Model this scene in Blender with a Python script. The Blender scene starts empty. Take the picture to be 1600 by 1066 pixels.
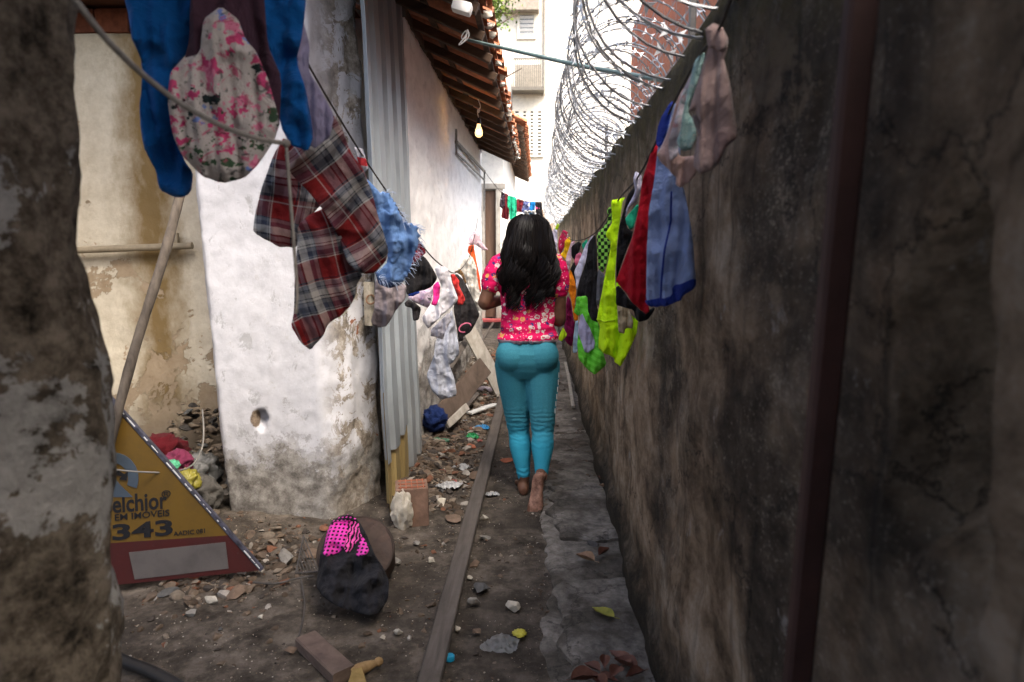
import bpy, bmesh, math, random
import numpy as np
from mathutils import Vector, Matrix, noise
from mathutils.geometry import delaunay_2d_cdt
random.seed(7)
SC = bpy.context.scene
COL = SC.collection
RAD = math.radians

# ------------------------------------------------------------------ camera
H = 1.31
F = 1067.0
PITCH = math.atan(138 / F)
YAW = math.atan(40 / F * math.cos(PITCH))
CAM = Vector((0, 0, H))
_fw = Vector((-math.sin(YAW) * math.cos(PITCH), math.cos(YAW) * math.cos(PITCH), -math.sin(PITCH)))
_rt = Vector((math.cos(YAW), math.sin(YAW), 0))
_up = _rt.cross(_fw)

def ray(px, py):
    return _fw + _rt * ((px - 800) / F) + _up * ((533 - py) / F)
def at(px, py, Y):
    d = ray(px, py); return CAM + d * (Y / d.y)
def atx(px, py, X):
    d = ray(px, py); return CAM + d * (X / d.x)
def atz(px, py, Z=0.0):
    d = ray(px, py); return CAM + d * ((Z - H) / d.z)

cam = bpy.data.cameras.new('camera')
camo = bpy.data.objects.new('camera', cam); COL.objects.link(camo)
camo.location = CAM
camo.rotation_euler = (math.pi / 2 - PITCH, 0, YAW)
cam.sensor_width = 36; cam.lens = 24
cam.clip_start = 0.02; cam.clip_end = 500
cam.dof.use_dof = True; cam.dof.focus_distance = 3.6; cam.dof.aperture_fstop = 4.0
SC.camera = camo

# ------------------------------------------------------------------ objects
def tag(o, label=None, cat=None, group=None, kind=None):
    if label: o['label'] = label
    if cat: o['category'] = cat
    if group: o['group'] = group
    if kind: o['kind'] = kind
    return o

def empty(name, loc, label=None, cat=None, group=None):
    o = bpy.data.objects.new(name, None); COL.objects.link(o)
    o.location = Vector(loc); o.empty_display_size = .1
    return tag(o, label, cat, group)

def wloc(o):
    v = Vector((0, 0, 0))
    while o: v += o.location; o = o.parent
    return v

_ico = {}
def ico(n):
    if n not in _ico:
        bm = bmesh.new(); bmesh.ops.create_icosphere(bm, subdivisions=n, radius=1)
        _ico[n] = ([v.co.copy() for v in bm.verts], [[v.index for v in f.verts] for f in bm.faces]); bm.free()
    return _ico[n]

def perp(d):
    a = Vector((0, 0, 1)) if abs(d.z) < .9 else Vector((1, 0, 0))
    u = d.cross(a).normalized(); return u, d.cross(u).normalized()

class MB:
    """collects shapes in world coordinates, then links them as ONE mesh object"""
    def __init__(s): s.v = []; s.f = []; s.uv = {}
    def add(s, vs, fs):
        b = len(s.v); s.v += [Vector(v) for v in vs]; s.f += [[i + b for i in f] for f in fs]; return b
    def box(s, c, d, rot=None, bev=0.0, jit=0.0):
        c = Vector(c); hx, hy, hz = d[0] / 2, d[1] / 2, d[2] / 2
        vs = []
        if bev <= 0:
            for x in (-hx, hx):
                for y in (-hy, hy):
                    for z in (-hz, hz): vs.append(Vector((x, y, z)))
            fs = [(0, 1, 3, 2), (4, 6, 7, 5), (0, 4, 5, 1), (2, 3, 7, 6), (0, 2, 6, 4), (1, 5, 7, 3)]
        else:
            bm = bmesh.new(); bmesh.ops.create_cube(bm, size=1)
            for v in bm.verts: v.co = Vector((v.co.x * d[0], v.co.y * d[1], v.co.z * d[2]))
            bmesh.ops.bevel(bm, geom=bm.edges[:], offset=bev, segments=2, affect='EDGES', profile=.6)
            bm.verts.index_update()
            vs = [v.co.copy() for v in bm.verts]; fs = [[v.index for v in f.verts] for f in bm.faces]; bm.free()
        if jit: vs = [v + Vector((random.uniform(-jit, jit), random.uniform(-jit, jit), random.uniform(-jit, jit))) for v in vs]
        if rot is not None: vs = [rot @ v for v in vs]
        s.add([v + c for v in vs], fs)
    def beam(s, p0, p1, w, h, up=(0, 0, 1), bev=.004, segs=1, warp=0.0):
        p0 = Vector(p0); p1 = Vector(p1); d = (p1 - p0); L = d.length; d.normalize()
        u = d.cross(Vector(up))
        if u.length < 1e-4: u = d.cross(Vector((1, 0, 0)))
        u.normalize(); n = u.cross(d).normalized()
        b = min(bev, w * .3, h * .3)
        prof = [(-w/2+b, -h/2), (w/2-b, -h/2), (w/2, -h/2+b), (w/2, h/2-b), (w/2-b, h/2), (-w/2+b, h/2), (-w/2, h/2-b), (-w/2, -h/2+b)]
        rings = []
        for i in range(segs + 1):
            t = i / segs; off = n * (warp * math.sin(t * math.pi)) + u * (warp * .7 * math.sin(t * 5.1 + L))
            rings.append([p0 + d * (L * t) + u * (a) + n * c + off * (1 if warp else 0) for a, c in prof])
        s.loft(rings)
    def loft(s, rings, cap=True, closed=True):
        n = len(rings[0]); vs = [p for r in rings for p in r]; fs = []
        for i in range(len(rings) - 1):
            for j in range(n if closed else n - 1):
                k = (j + 1) % n
                fs.append((i*n+j, i*n+k, (i+1)*n+k, (i+1)*n+j))
        if cap and closed:
            fs.append(list(range(n))[::-1]); fs.append([(len(rings)-1)*n + j for j in range(n)])
        s.add(vs, fs)
    def tube(s, pts, r, n=8, cap=True, rfn=None):
        pts = [Vector(p) for p in pts]; rings = []; u = None
        for i, p in enumerate(pts):
            d = (pts[min(i+1, len(pts)-1)] - pts[max(i-1, 0)])
            if d.length < 1e-9: d = Vector((0, 0, 1))
            d.normalize()
            if u is None: u, w = perp(d)
            else:
                u = (u - d * u.dot(d))
                if u.length < 1e-6: u, w = perp(d)
                u.normalize()
            w = d.cross(u)
            rr = r[i] if isinstance(r, (list, tuple)) else r
            rings.append([p + (u * math.cos(a) + w * math.sin(a)) * rr for a in [2*math.pi*k/n for k in range(n)]])
        s.loft(rings, cap)
    def ell(s, c, r, n=2, fn=None, rot=None):
        vs, fs = ico(n); c = Vector(c); out = []
        if not isinstance(r, (tuple, list)): r = (r, r, r)
        for v in vs:
            k = fn(v) if fn else 1.0
            q = Vector((v.x*r[0]*k, v.y*r[1]*k, v.z*r[2]*k))
            out.append(c + (rot @ q if rot is not None else q))
        s.add(out, fs)
    def stone(s, c, r, n=2, seed=None, cuts=9, flat=.7, rough=.12):
        rnd = random.Random(seed if seed is not None else random.random())
        vs, fs = ico(n)
        pl = [(Vector((rnd.gauss(0,1), rnd.gauss(0,1), rnd.gauss(0,1))).normalized(), rnd.uniform(.36, .74)) for _ in range(cuts+3)]
        sc = Vector((r*rnd.uniform(.8,1.35), r*rnd.uniform(.7,1.1), r*flat*rnd.uniform(.7,1.1)))
        rot = Matrix.Rotation(rnd.uniform(0, 6.28), 3, 'Z') @ Matrix.Rotation(rnd.uniform(-.4,.4), 3, 'X')
        o = Vector((rnd.uniform(-50,50), rnd.uniform(-50,50), 0)); out = []
        for v in vs:
            p = v.copy()
            for nn, d in pl:
                k = p.dot(nn)
                if k > d: p -= nn * (k - d)
            p *= 1 + rough * noise.noise(v*2.2 + o)
            q = rot @ Vector((p.x*sc.x, p.y*sc.y, p.z*sc.z))
            out.append(Vector(c) + q)
        s.add(out, fs)
    def build(s, name, mat, parent=None, origin=None, smooth=True, ang=40, recalc=True):
        if parent is not None: org = wloc(parent)
        elif origin is not None: org = Vector(origin)
        else:
            a = np.array([tuple(v) for v in s.v]); mn = a.min(0); mx = a.max(0)
            org = Vector(((mn[0]+mx[0])/2, (mn[1]+mx[1])/2, mn[2]))
        me = bpy.data.meshes.new(name)
        me.from_pydata([tuple(v - org) for v in s.v], [], s.f)
        if recalc:
            bm = bmesh.new(); bm.from_mesh(me); bmesh.ops.recalc_face_normals(bm, faces=bm.faces[:]); bm.to_mesh(me); bm.free()
        if s.uv:
            uvl = me.uv_layers.new(name='UVMap')
            for l in me.loops: uvl.data[l.index].uv = s.uv.get(l.vertex_index, (0, 0))
        if smooth:
            me.polygons.foreach_set('use_smooth', [True]*len(me.polygons))
            if ang < 180: me.set_sharp_from_angle(angle=RAD(ang))
        if mat: me.materials.append(mat)
        o = bpy.data.objects.new(name, me); COL.objects.link(o)
        if parent is not None: o.parent = parent
        else: o.location = org
        return o

def thing(name, mb, mat, label, cat, group=None, kind=None, **k):
    o = mb.build(name, mat, **k); return tag(o, label, cat, group, kind)

def apply_mods(o, name=None):
    dg = bpy.context.evaluated_depsgraph_get(); dg.update()
    me = bpy.data.meshes.new_from_object(o.evaluated_get(dg))
    o.modifiers.clear(); old = o.data; o.data = me
    bpy.data.meshes.remove(old)
    return o

def remesh(o, vox, smooth=3, fac=.6):
    m = o.modifiers.new('r', 'REMESH'); m.mode = 'VOXEL'; m.voxel_size = vox
    if smooth:
        q = o.modifiers.new('s', 'SMOOTH'); q.iterations = smooth; q.factor = fac
    apply_mods(o)
    o.data.polygons.foreach_set('use_smooth', [True]*len(o.data.polygons))
    return o

def fbm(p, o=4):
    return noise.fractal(Vector(p), 1.0, 2.0, o)

def catmull(pts, n=8, closed=False):
    out = []; N = len(pts)
    rng = range(N) if closed else range(N-1)
    g = (lambda i: pts[i % N]) if closed else (lambda i: pts[max(0, min(N-1, i))])
    for i in rng:
        p0, p1, p2, p3 = g(i-1), g(i), g(i+1), g(i+2)
        for k in range(n):
            t = k/n
            out.append(0.5*((2*p1) + (p2-p0)*t + (2*p0-5*p1+4*p2-p3)*t*t + (3*p1-p0-3*p2+p3)*t**3))
    if not closed: out.append(pts[-1])
    return out

# ------------------------------------------------------------------ 2D fill
def resample(poly, step):
    out = []
    for i in range(len(poly)):
        a, b = poly[i], poly[(i+1) % len(poly)]
        L = (b-a).length; n = max(1, int(L/step + .5))
        for k in range(n): out.append(a + (b-a)*(k/n))
    return out
def chaikin(poly, q=.22):
    out = []
    for i in range(len(poly)):
        a, b = poly[i], poly[(i+1) % len(poly)]
        out.append(a + (b-a)*q); out.append(a + (b-a)*(1-q))
    return out
def inside(poly, P):
    x, y = P[:, 0], P[:, 1]; c = np.zeros(len(P), bool); n = len(poly)
    for i in range(n):
        x1, y1 = poly[i]; x2, y2 = poly[(i+1) % n]
        if y1 == y2: continue
        m = ((y1 > y) != (y2 > y)); xi = (x2-x1)*(y-y1)/(y2-y1)+x1
        c ^= m & (x < xi)
    return c
def fill(poly, cell):
    """triangulate a 2D polygon (list of Vector2) with interior grid points; returns (pts ndarray, tris, nboundary, dist)"""
    b = resample(poly, cell); B = np.array([(p.x, p.y) for p in b])
    mn, mx = B.min(0), B.max(0)
    gx = np.arange(mn[0]+cell*.5, mx[0], cell); gy = np.arange(mn[1]+cell*.5, mx[1], cell*.87)
    P = np.array([(x + (cell*.5 if j % 2 else 0), y) for j, y in enumerate(gy) for x in gx]) if len(gx) and len(gy) else np.zeros((0, 2))
    if len(P):
        P = P[inside(B, P)]
    if len(P):
        d = np.sqrt(((P[:, None, :]-B[None])**2).sum(2)).min(1)
        P = P[d > cell*.55]
    A = np.vstack([B, P]) if len(P) else B
    nb = len(B)
    r = delaunay_2d_cdt([Vector(p) for p in A], [], [list(range(nb))], 1, 1e-7)
    V = np.array([(v.x, v.y) for v in r[0]]); T = [list(f) for f in r[2]]
    onb = set()
    for e in range(len(r[0])):
        if any(o < nb for o in r[3][e]): onb.add(e)
    bd = V[sorted(onb)]
    dist = np.sqrt(((V[:, None, :]-bd[None])**2).sum(2)).min(1)
    return V, T, onb, dist

# ------------------------------------------------------------------ node helper
class T:
    def __init__(s, name, rough=.85, spec=.3):
        s.m = bpy.data.materials.new(name); s.m.use_nodes = True
        s.nt = s.m.node_tree; s.b = s.nt.nodes['Principled BSDF']
        s.b.inputs['Roughness'].default_value = rough
        s.b.inputs['Specular IOR Level'].default_value = spec
    def n(s, t, **k):
        x = s.nt.nodes.new(t)
        for a, v in k.items(): setattr(x, a, v)
        return x
    def put(s, sock, v):
        if isinstance(v, bpy.types.NodeSocket): s.nt.links.new(v, sock)
        elif v is not None:
            if sock.type == 'RGBA' and not isinstance(v, (int, float)): v = tuple(v) + ((1,) if len(v) == 3 else ())
            sock.default_value = v
    def co(s, kind='Object', scale=(1, 1, 1), rot=(0, 0, 0), loc=(0, 0, 0)):
        c = s.n('ShaderNodeTexCoord').outputs[kind]
        m = s.n('ShaderNodeMapping'); s.put(m.inputs['Vector'], c)
        m.inputs['Scale'].default_value = scale; m.inputs['Rotation'].default_value = rot; m.inputs['Location'].default_value = loc
        return m.outputs[0]
    def noise(s, vec, scale=5, detail=8, rough=.6, dist=0, col=False):
        x = s.n('ShaderNodeTexNoise'); s.put(x.inputs['Vector'], vec)
        x.inputs['Scale'].default_value = scale; x.inputs['Detail'].default_value = detail
        x.inputs['Roughness'].default_value = rough; x.inputs['Distortion'].default_value = dist
        return x.outputs['Color' if col else 'Fac']
    def vor(s, vec, scale=5, feat='F1', out='Distance', rnd=1.0):
        x = s.n('ShaderNodeTexVoronoi', feature=feat); s.put(x.inputs['Vector'], vec)
        x.inputs['Scale'].default_value = scale; x.inputs['Randomness'].default_value = rnd
        return x.outputs[out]
    def ramp(s, fac, stops, interp='LINEAR'):
        x = s.n('ShaderNodeValToRGB'); r = x.color_ramp; r.interpolation = interp
        while len(r.elements) < len(stops): r.elements.new(.5)
        for e, (p, c) in zip(r.elements, stops):
            e.position = p; e.color = (c, c, c, 1) if isinstance(c, (int, float)) else tuple(c) + (1,)
        s.put(x.inputs['Fac'], fac); return x.outputs['Color']
    def mix(s, fac, a, b, mode='MIX'):
        x = s.n('ShaderNodeMix', data_type='RGBA', blend_type=mode, clamp_factor=True)
        s.put(x.inputs[0], fac); s.put(x.inputs[6], a); s.put(x.inputs[7], b); return x.outputs[2]
    def math(s, op, a, b=None, c=None, clamp=False):
        x = s.n('ShaderNodeMath', operation=op, use_clamp=clamp); s.put(x.inputs[0], a)
        if b is not None: s.put(x.inputs[1], b)
        if c is not None: s.put(x.inputs[2], c)
        return x.outputs[0]
    def xyz(s, vec):
        x = s.n('ShaderNodeSeparateXYZ'); s.put(x.inputs[0], vec); return x.outputs
    def island(s): return s.n('ShaderNodeNewGeometry').outputs['Random Per Island']
    def bump(s, h, strength=.5, dist=.01, nrm=None):
        x = s.n('ShaderNodeBump'); x.inputs['Strength'].default_value = strength; x.inputs['Distance'].default_value = dist
        s.put(x.inputs['Height'], h)
        if nrm is not None: s.put(x.inputs['Normal'], nrm)
        s.put(s.b.inputs['Normal'], x.outputs[0]); return x.outputs[0]
    def color(s, c): s.put(s.b.inputs['Base Color'], c); return s
    def rough(s, v): s.put(s.b.inputs['Roughness'], v); return s

def simple(name, rgb, rough=.8, spec=.3, var=.25, scale=12, bump=.2, bdist=.004, metal=0, kind='Object'):
    t = T(name, rough, spec); c = t.co(kind)
    n = t.noise(c, scale, 6, .65)
    lo = tuple(x*(1-var) for x in rgb); hi = tuple(min(1, x*(1+var)) for x in rgb)
    t.color(t.ramp(n, [(.3, lo), (.7, hi)])); t.bump(t.noise(c, scale*6, 4), bump, bdist)
    t.b.inputs['Metallic'].default_value = metal
    return t.m
# ------------------------------------------------------------------ materials of the setting
def m_white_plaster(name, tint=(.80, .79, .76), grime=.95, low=.75, peel=.0, cs=1.0, hole=None):
    t = T(name, .92, .15); c = t.co(scale=(1, cs, 1)); z = t.xyz(c)[2]
    n1 = t.noise(c, 2.2, 10, .62); n2 = t.noise(c, 9, 10, .7); n3 = t.noise(c, 55, 6, .7)
    base = t.ramp(n2, [(.30, tuple(x*.80 for x in tint)), (.55, tint), (.8, tuple(min(1, x*1.05) for x in tint))])
    # grey scuffs where the whitewash has worn through
    sc = t.noise(t.co(scale=(1, cs, .7)), 9, 14, .76, .25)
    base = t.mix(t.ramp(sc, [(.575, 0), (.62, .6 * grime)]), base, (.30, .30, .30))
    base = t.mix(t.ramp(t.noise(c, 14, 10, .75), [(.60, 0), (.68, .55 * grime)]), base, (.36, .34, .31))
    base = t.mix(t.ramp(n3, [(.66, 0), (.74, .6)]), base, (.22, .20, .18))
    # vertical run-off
    st = t.noise(t.co(scale=(3, 3*cs*cs, .5)), 2.0, 10, .7, .5)
    base = t.mix(t.ramp(st, [(.60, 0), (.8, .30*grime)]), base, (.40, .37, .31))
    # bare cement and damp dirt rising from the ground
    edge = t.math('ADD', z, t.math('MULTIPLY', t.math('SUBTRACT', n1, .5), 1.1))
    edge = t.math('ADD', edge, t.math('MULTIPLY', t.math('SUBTRACT', t.noise(c, 7, 15, .78), .5), 1.0))
    dirt = t.ramp(edge, [(low*.40, 1), (low*.56, .9), (low*.62, .55), (low*.80, .42), (low*.84, .0)])
    dcol = t.ramp(t.noise(c, 11, 15, .82), [(.34, (.050, .046, .042)), (.46, (.18, .165, .148)), (.56, (.31, .295, .27)), (.70, (.46, .445, .42))])
    base = t.mix(dirt, base, dcol)
    if peel:
        pl = t.ramp(t.noise(c, 3.1, 10, .7, .4), [(.60, 0), (.63, 1)])
        base = t.mix(pl, base, t.ramp(n2, [(.3, (.20, .14, .09)), (.7, (.34, .27, .19))]))
    if hole:
        pm = t.math('MULTIPLY', t.ramp(t.xyz(c)[0], [(.16, 0), (.24, 1)]), t.ramp(t.noise(c, 6, 12, .75, .5), [(.50, 0), (.515, 1)]))
        base = t.mix(pm, base, t.ramp(t.noise(c, 20, 8, .75), [(.35, (.10, .085, .07)), (.5, (.25, .215, .175)), (.64, (.42, .39, .35))]))
        pm2 = t.math('MULTIPLY', t.ramp(t.xyz(c)[0], [(.18, 0), (.26, 1)]), t.ramp(t.noise(c, 9, 10, .7, .5), [(.66, 0), (.67, 1)]))
        base = t.mix(pm2, base, (.24, .105, .06))
        vm = t.n('ShaderNodeVectorMath', operation='DISTANCE'); t.put(vm.inputs[0], t.co(scale=(1, 1, .75))); vm.inputs[1].default_value = (hole[0], hole[1], hole[2]*.75)
        hd = t.math('ADD', vm.outputs['Value'], t.math('MULTIPLY', t.math('SUBTRACT', n2, .5), .06))
        base = t.mix(t.ramp(hd, [(.028, 1), (.034, 0)]), base, t.ramp(n3, [(.3, (.09, .065, .045)), (.7, (.26, .20, .145))]))
    t.color(base)
    h = t.math('ADD', t.math('MULTIPLY', n2, .8), t.math('MULTIPLY', n3, .35))
    h = t.math('SUBTRACT', h, t.math('MULTIPLY', t.ramp(sc, [(.56, 0), (.57, 1)]), .35)); h = t.math('SUBTRACT', h, t.math('MULTIPLY', dirt, .5))
    t.bump(h, .40, .010)
    return t.m

def m_beige_plaster():
    t = T('stained_beige_plaster', .95, .1); c = t.co(); X, Y, z = t.xyz(c)[:3]
    n1 = t.noise(c, 1.7, 10, .6); n2 = t.noise(c, 10, 10, .7)
    base = t.ramp(n2, [(.3, (.47, .42, .32)), (.6, (.62, .57, .46))])
    # ochre water stain running down near the right end
    wob = t.math('MULTIPLY', t.math('SUBTRACT', t.noise(t.co(scale=(2, 2, 1.2)), 3, 8, .65), .5), .42)
    d = t.math('ABSOLUTE', t.math('ADD', X, t.math('ADD', wob, .02)))
    base = t.mix(t.ramp(d, [(.03, .9), (.10, .6), (.22, 0)]), base, (.17, .105, .028))
    # plaster fallen away low on the wall
    e = t.math('ADD', t.math('MULTIPLY', z, .11), t.noise(c, 2.4, 12, .68, .3))
    pl = t.ramp(e, [(.555, 1), (.565, 0)])
    base = t.mix(pl, base, t.ramp(n2, [(.25, (.25, .185, .115)), (.75, (.43, .35, .25))]))
    base = t.mix(t.ramp(t.noise(c, 3.2, 10, .7, .3), [(.62, 0), (.64, .9)]), base, (.36, .27, .18))
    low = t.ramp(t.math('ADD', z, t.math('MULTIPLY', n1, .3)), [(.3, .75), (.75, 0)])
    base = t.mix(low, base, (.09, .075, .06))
    t.color(base)
    t.bump(t.math('ADD', t.math('MULTIPLY', pl, -.35), t.math('MULTIPLY', n2, .6)), .6, .025)
    return t.m

def m_black_wall():
    t = T('mould_blackened_plaster', .9, .2); c = t.co(); z = t.xyz(c)[2]
    cv = t.co(scale=(1, .55, .8))
    big = t.noise(t.co(scale=(1, .6, .8)), 1.8, 6, .6); st = t.math('ADD', t.math('MULTIPLY', t.noise(cv, 6, 12, .74, .3), .7), t.math('MULTIPLY', t.noise(t.co(scale=(1, .8, .3)), 5, 8, .6), .3)); fine = t.noise(t.co(scale=(1, .6, 1)), 120, 8, .85); mid = t.noise(t.co(scale=(1, .6, 1)), 16, 10, .72)
    col = t.ramp(st, [(.36, (.034, .025, .017)), (.44, (.20, .142, .092)), (.52, (.42, .31, .21)), (.62, (.64, .53, .41))])
    # brown weathered belt, and blacker mould in patches
    col = t.mix(t.ramp(big, [(.39, .85), (.50, 0)]), col, t.ramp(mid, [(.38, (.012, .011, .010)), (.62, (.085, .070, .056))]))
    # pale worn grains
    col = t.mix(t.ramp(t.math('MULTIPLY', fine, t.math('ADD', st, .48)), [(.545, 0), (.63, .8)]), col, (.52, .44, .35))
    # pale scars where a flake has come off
    sc = t.noise(t.co(scale=(1, .6, .5)), 7.5, 12, .78, .35)
    col = t.mix(t.ramp(sc, [(.61, 0), (.65, .7)]), col, (.50, .465, .43))
    # flaked-off patches with a crisp edge, thin dark run-off and a few cracks
    fl = t.ramp(t.noise(t.co(scale=(1, .6, .75)), 2.6, 14, .72, .5), [(.585, 0), (.592, 1)])
    col = t.mix(t.math('MULTIPLY', fl, .75), col, t.ramp(mid, [(.35, (.10, .072, .048)), (.6, (.34, .265, .19))]))
    dr = t.noise(t.co(scale=(1, 6, .25)), 4, 8, .65)
    col = t.mix(t.ramp(dr, [(.56, 0), (.70, .75)]), col, (.018, .016, .013))
    crk = t.vor(t.mix(.3, t.co(scale=(1, .6, 1)), t.noise(c, 4, 8, .7, col=True), 'ADD'), 1.7, feat='DISTANCE_TO_EDGE')
    col = t.mix(t.ramp(crk, [(.0, .85), (.008, 0)]), col, (.012, .011, .010))
    # moss along the coping, black damp at the foot
    zz = t.math('ADD', z, t.math('MULTIPLY', t.math('SUBTRACT', mid, .5), .35))
    col = t.mix(t.ramp(t.math('SUBTRACT', zz, .9), [(.66, 0), (.86, .85)]), col, t.ramp(mid, [(.35, (.018, .016, .008)), (.6, (.075, .064, .018))]))
    col = t.mix(t.ramp(zz, [(.10, .92), (.34, 0)]), col, (.016, .016, .013))
    t.color(col)
    h = t.math('ADD', t.math('MULTIPLY', mid, .8), t.math('MULTIPLY', fine, .35))
    t.bump(t.math('SUBTRACT', t.math('ADD', h, t.math('MULTIPLY', st, .5)), t.math('MULTIPLY', fl, .35)), 1.0, .04)
    return t.m

def m_pillar():
    t = T('crumbling_render', .95, .1); c = t.co()
    n1 = t.noise(c, 5.5, 13, .68, .3); n2 = t.noise(c, 22, 12, .78); n3 = t.noise(c, 50, 6, .7)
    col = t.ramp(n2, [(.36, (.022, .018, .013)), (.46, (.105, .086, .065)), (.60, (.25, .21, .165))])
    col = t.mix(t.ramp(n1, [(.54, 0), (.55, .92)]), col, t.ramp(n2, [(.3, (.27, .265, .25)), (.7, (.52, .51, .49))]))
    col = t.mix(t.ramp(t.noise(c, 5, 12, .75), [(.58, 0), (.66, .6)]), col, (.030, .026, .020))
    t.color(col); t.bump(t.math('ADD', t.math('MULTIPLY', t.ramp(n1, [(.54, 0), (.55, 1)]), .5), t.math('ADD', n2, t.math('MULTIPLY', n3, .4))), 1.0, .04)
    return t.m

def m_ground():
    t = T('trodden_earth', .95, .15); c = t.co()
    n1 = t.noise(c, 1.3, 8, .6); n2 = t.noise(c, 8, 10, .72); n3 = t.noise(c, 45, 8, .75); n4 = t.noise(c, 130, 4, .7)
    col = t.ramp(n2, [(.32, (.022, .018, .014)), (.48, (.070, .058, .046)), (.66, (.17, .143, .116))])
    col = t.mix(t.ramp(n1, [(.38, .7), (.54, 0)]), col, (.040, .033, .027))
    col = t.mix(t.ramp(n3, [(.60, 0), (.72, .75)]), col, (.25, .21, .165))
    col = t.mix(t.ramp(n4, [(.67, 0), (.75, .7)]), col, (.27, .24, .20))
    col = t.mix(t.ramp(t.vor(c, 34), [(.05, .8), (.12, 0)]), col, t.mix(t.vor(c, 34, out='Color'), (.05, .035, .025), (.24, .17, .12)))
    t.color(col); t.rough(t.ramp(n1, [(.35, .75), (.6, .97)]))
    t.bump(t.math('ADD', t.math('MULTIPLY', n3, .7), t.math('ADD', n2, t.math('MULTIPLY', n4, .25))), .8, .02)
    return t.m

def m_concrete():
    t = T('worn_path_concrete', .85, .25); c = t.co()
    n1 = t.noise(c, 2.5, 8, .6, .2); n2 = t.noise(c, 18, 10, .72); n3 = t.noise(c, 90, 5, .7)
    col = t.ramp(n2, [(.32, (.060, .053, .045)), (.50, (.17, .154, .134)), (.68, (.29, .268, .238))])
    col = t.mix(t.ramp(n1, [(.42, .85), (.56, 0)]), col, t.ramp(n2, [(.3, (.030, .026, .020)), (.7, (.075, .064, .050))]))
    col = t.mix(t.ramp(n3, [(.62, 0), (.72, .7)]), col, (.25, .23, .20))
    col = t.mix(t.ramp(t.vor(t.mix(.35, t.co(), t.noise(c, 3, 8, .7, col=True), 'ADD'), 1.5, feat='DISTANCE_TO_EDGE'), [(.0, .8), (.010, 0)]), col, (.025, .022, .018))
    t.color(col); t.bump(t.math('ADD', n2, t.math('MULTIPLY', n3, .4)), .6, .012)
    return t.m

def m_rubble(name='mixed_rubble', stops=None):
    t = T(name, .93, .15); c = t.co(); r = t.island()
    stops = stops or [(0, (.085, .062, .044)), (.25, (.145, .108, .078)), (.45, (.060, .050, .043)), (.6, (.19, .155, .12)),
                      (.75, (.12, .09, .068)), (.87, (.18, .085, .052)), (.93, (.33, .30, .26))]
    col = t.ramp(r, stops, 'CONSTANT')
    n = t.noise(c, 40, 8, .7)
    t.color(t.mix(1.0, col, t.ramp(n, [(.25, .5), (.7, 1.15)]), 'MULTIPLY')); t.bump(n, .6, .008)
    return t.m

def m_wood(name, a, b, dirt=.4, axis=(1, 1, 12), rot=(0, 0, 0), scale=6, rough=.8):
    t = T(name, rough, .25); c = t.co(scale=axis, rot=rot)
    n = t.noise(c, scale, 8, .65, .4); n2 = t.noise(t.co(), 7, 8, .7)
    col = t.ramp(n, [(.28, a), (.7, b)])
    col = t.mix(t.ramp(n2, [(.5, 0), (.72, dirt)]), col, (.05, .04, .032))
    t.color(col); t.bump(n, .5, .004)
    return t.m

def m_metal_sheet():
    t = T('galvanised_sheet', .42, .5); c = t.co(); z = t.xyz(c)[2]
    n = t.noise(c, 3, 8, .6); s = t.noise(t.co(scale=(14, 14, .8)), 3, 8, .6)
    col = t.ramp(n, [(.3, (.235, .265, .285)), (.7, (.335, .37, .395))])
    col = t.mix(t.ramp(s, [(.55, 0), (.8, .45)]), col, (.22, .21, .19))
    col = t.mix(t.ramp(t.math('ADD', z, t.math('MULTIPLY', n, .5)), [(.3, .55), (.8, 0)]), col, (.20, .19, .17))
    t.color(col); t.b.inputs['Metallic'].default_value = .15
    t.rough(t.ramp(n, [(.3, .42), (.7, .6)])); t.bump(t.noise(c, 30, 4), .08, .003)
    return t.m

def m_yellow_sheet():
    t = T('aged_fibreglass', .6, .4); c = t.co()
    s = t.noise(t.co(scale=(9, 9, 1)), 3, 8, .65); n = t.noise(c, 25, 8, .7)
    col = t.ramp(s, [(.3, (.17, .115, .040)), (.7, (.36, .27, .115))])
    t.color(t.mix(t.ramp(n, [(.55, 0), (.75, .6)]), col, (.11, .085, .05))); t.bump(n, .3, .004)
    return t.m

def m_tile():
    t = T('fired_clay_tile', .85, .2); c = t.co(); r = t.island()
    n = t.noise(c, 14, 8, .7)
    col = t.ramp(r, [(0, (.32, .115, .055)), (.4, (.46, .17, .082)), (.7, (.27, .10, .052)), (1, (.54, .23, .115))])
    col = t.mix(t.ramp(n, [(.45, 0), (.7, .75)]), col, (.055, .038, .028))
    t.color(col); t.bump(n, .4, .006)
    return t.m

def m_brick():
    t = T('hollow_clay_brick', .88, .2)
    c = t.co(rot=(RAD(90), 0, RAD(90)))
    x = t.n('ShaderNodeTexBrick'); 
    co = t.xyz(t.co()); cb = t.n('ShaderNodeCombineXYZ'); t.put(cb.inputs[0], co[1]); t.put(cb.inputs[1], co[2])
    t.put(x.inputs['Vector'], cb.outputs[0])
    x.inputs['Scale'].default_value = 1; x.inputs['Brick Width'].default_value = .29; x.inputs['Row Height'].default_value = .19
    x.inputs['Mortar Size'].default_value = .012; x.inputs['Mortar Smooth'].default_value = .2
    t.put(x.inputs['Color1'], (.50, .205, .10)); t.put(x.inputs['Color2'], (.40, .155, .075)); t.put(x.inputs['Mortar'], (.30, .27, .235))
    n = t.noise(t.co(scale=(1, 1, 3)), 12, 8, .7)
    t.color(t.mix(t.ramp(n, [(.35, .6), (.65, 0)]), x.outputs['Color'], (.24, .10, .06)))
    t.bump(t.math('SUBTRACT', n, t.math('MULTIPLY', x.outputs['Fac'], 1.2)), .6, .01)
    return t.m

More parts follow.
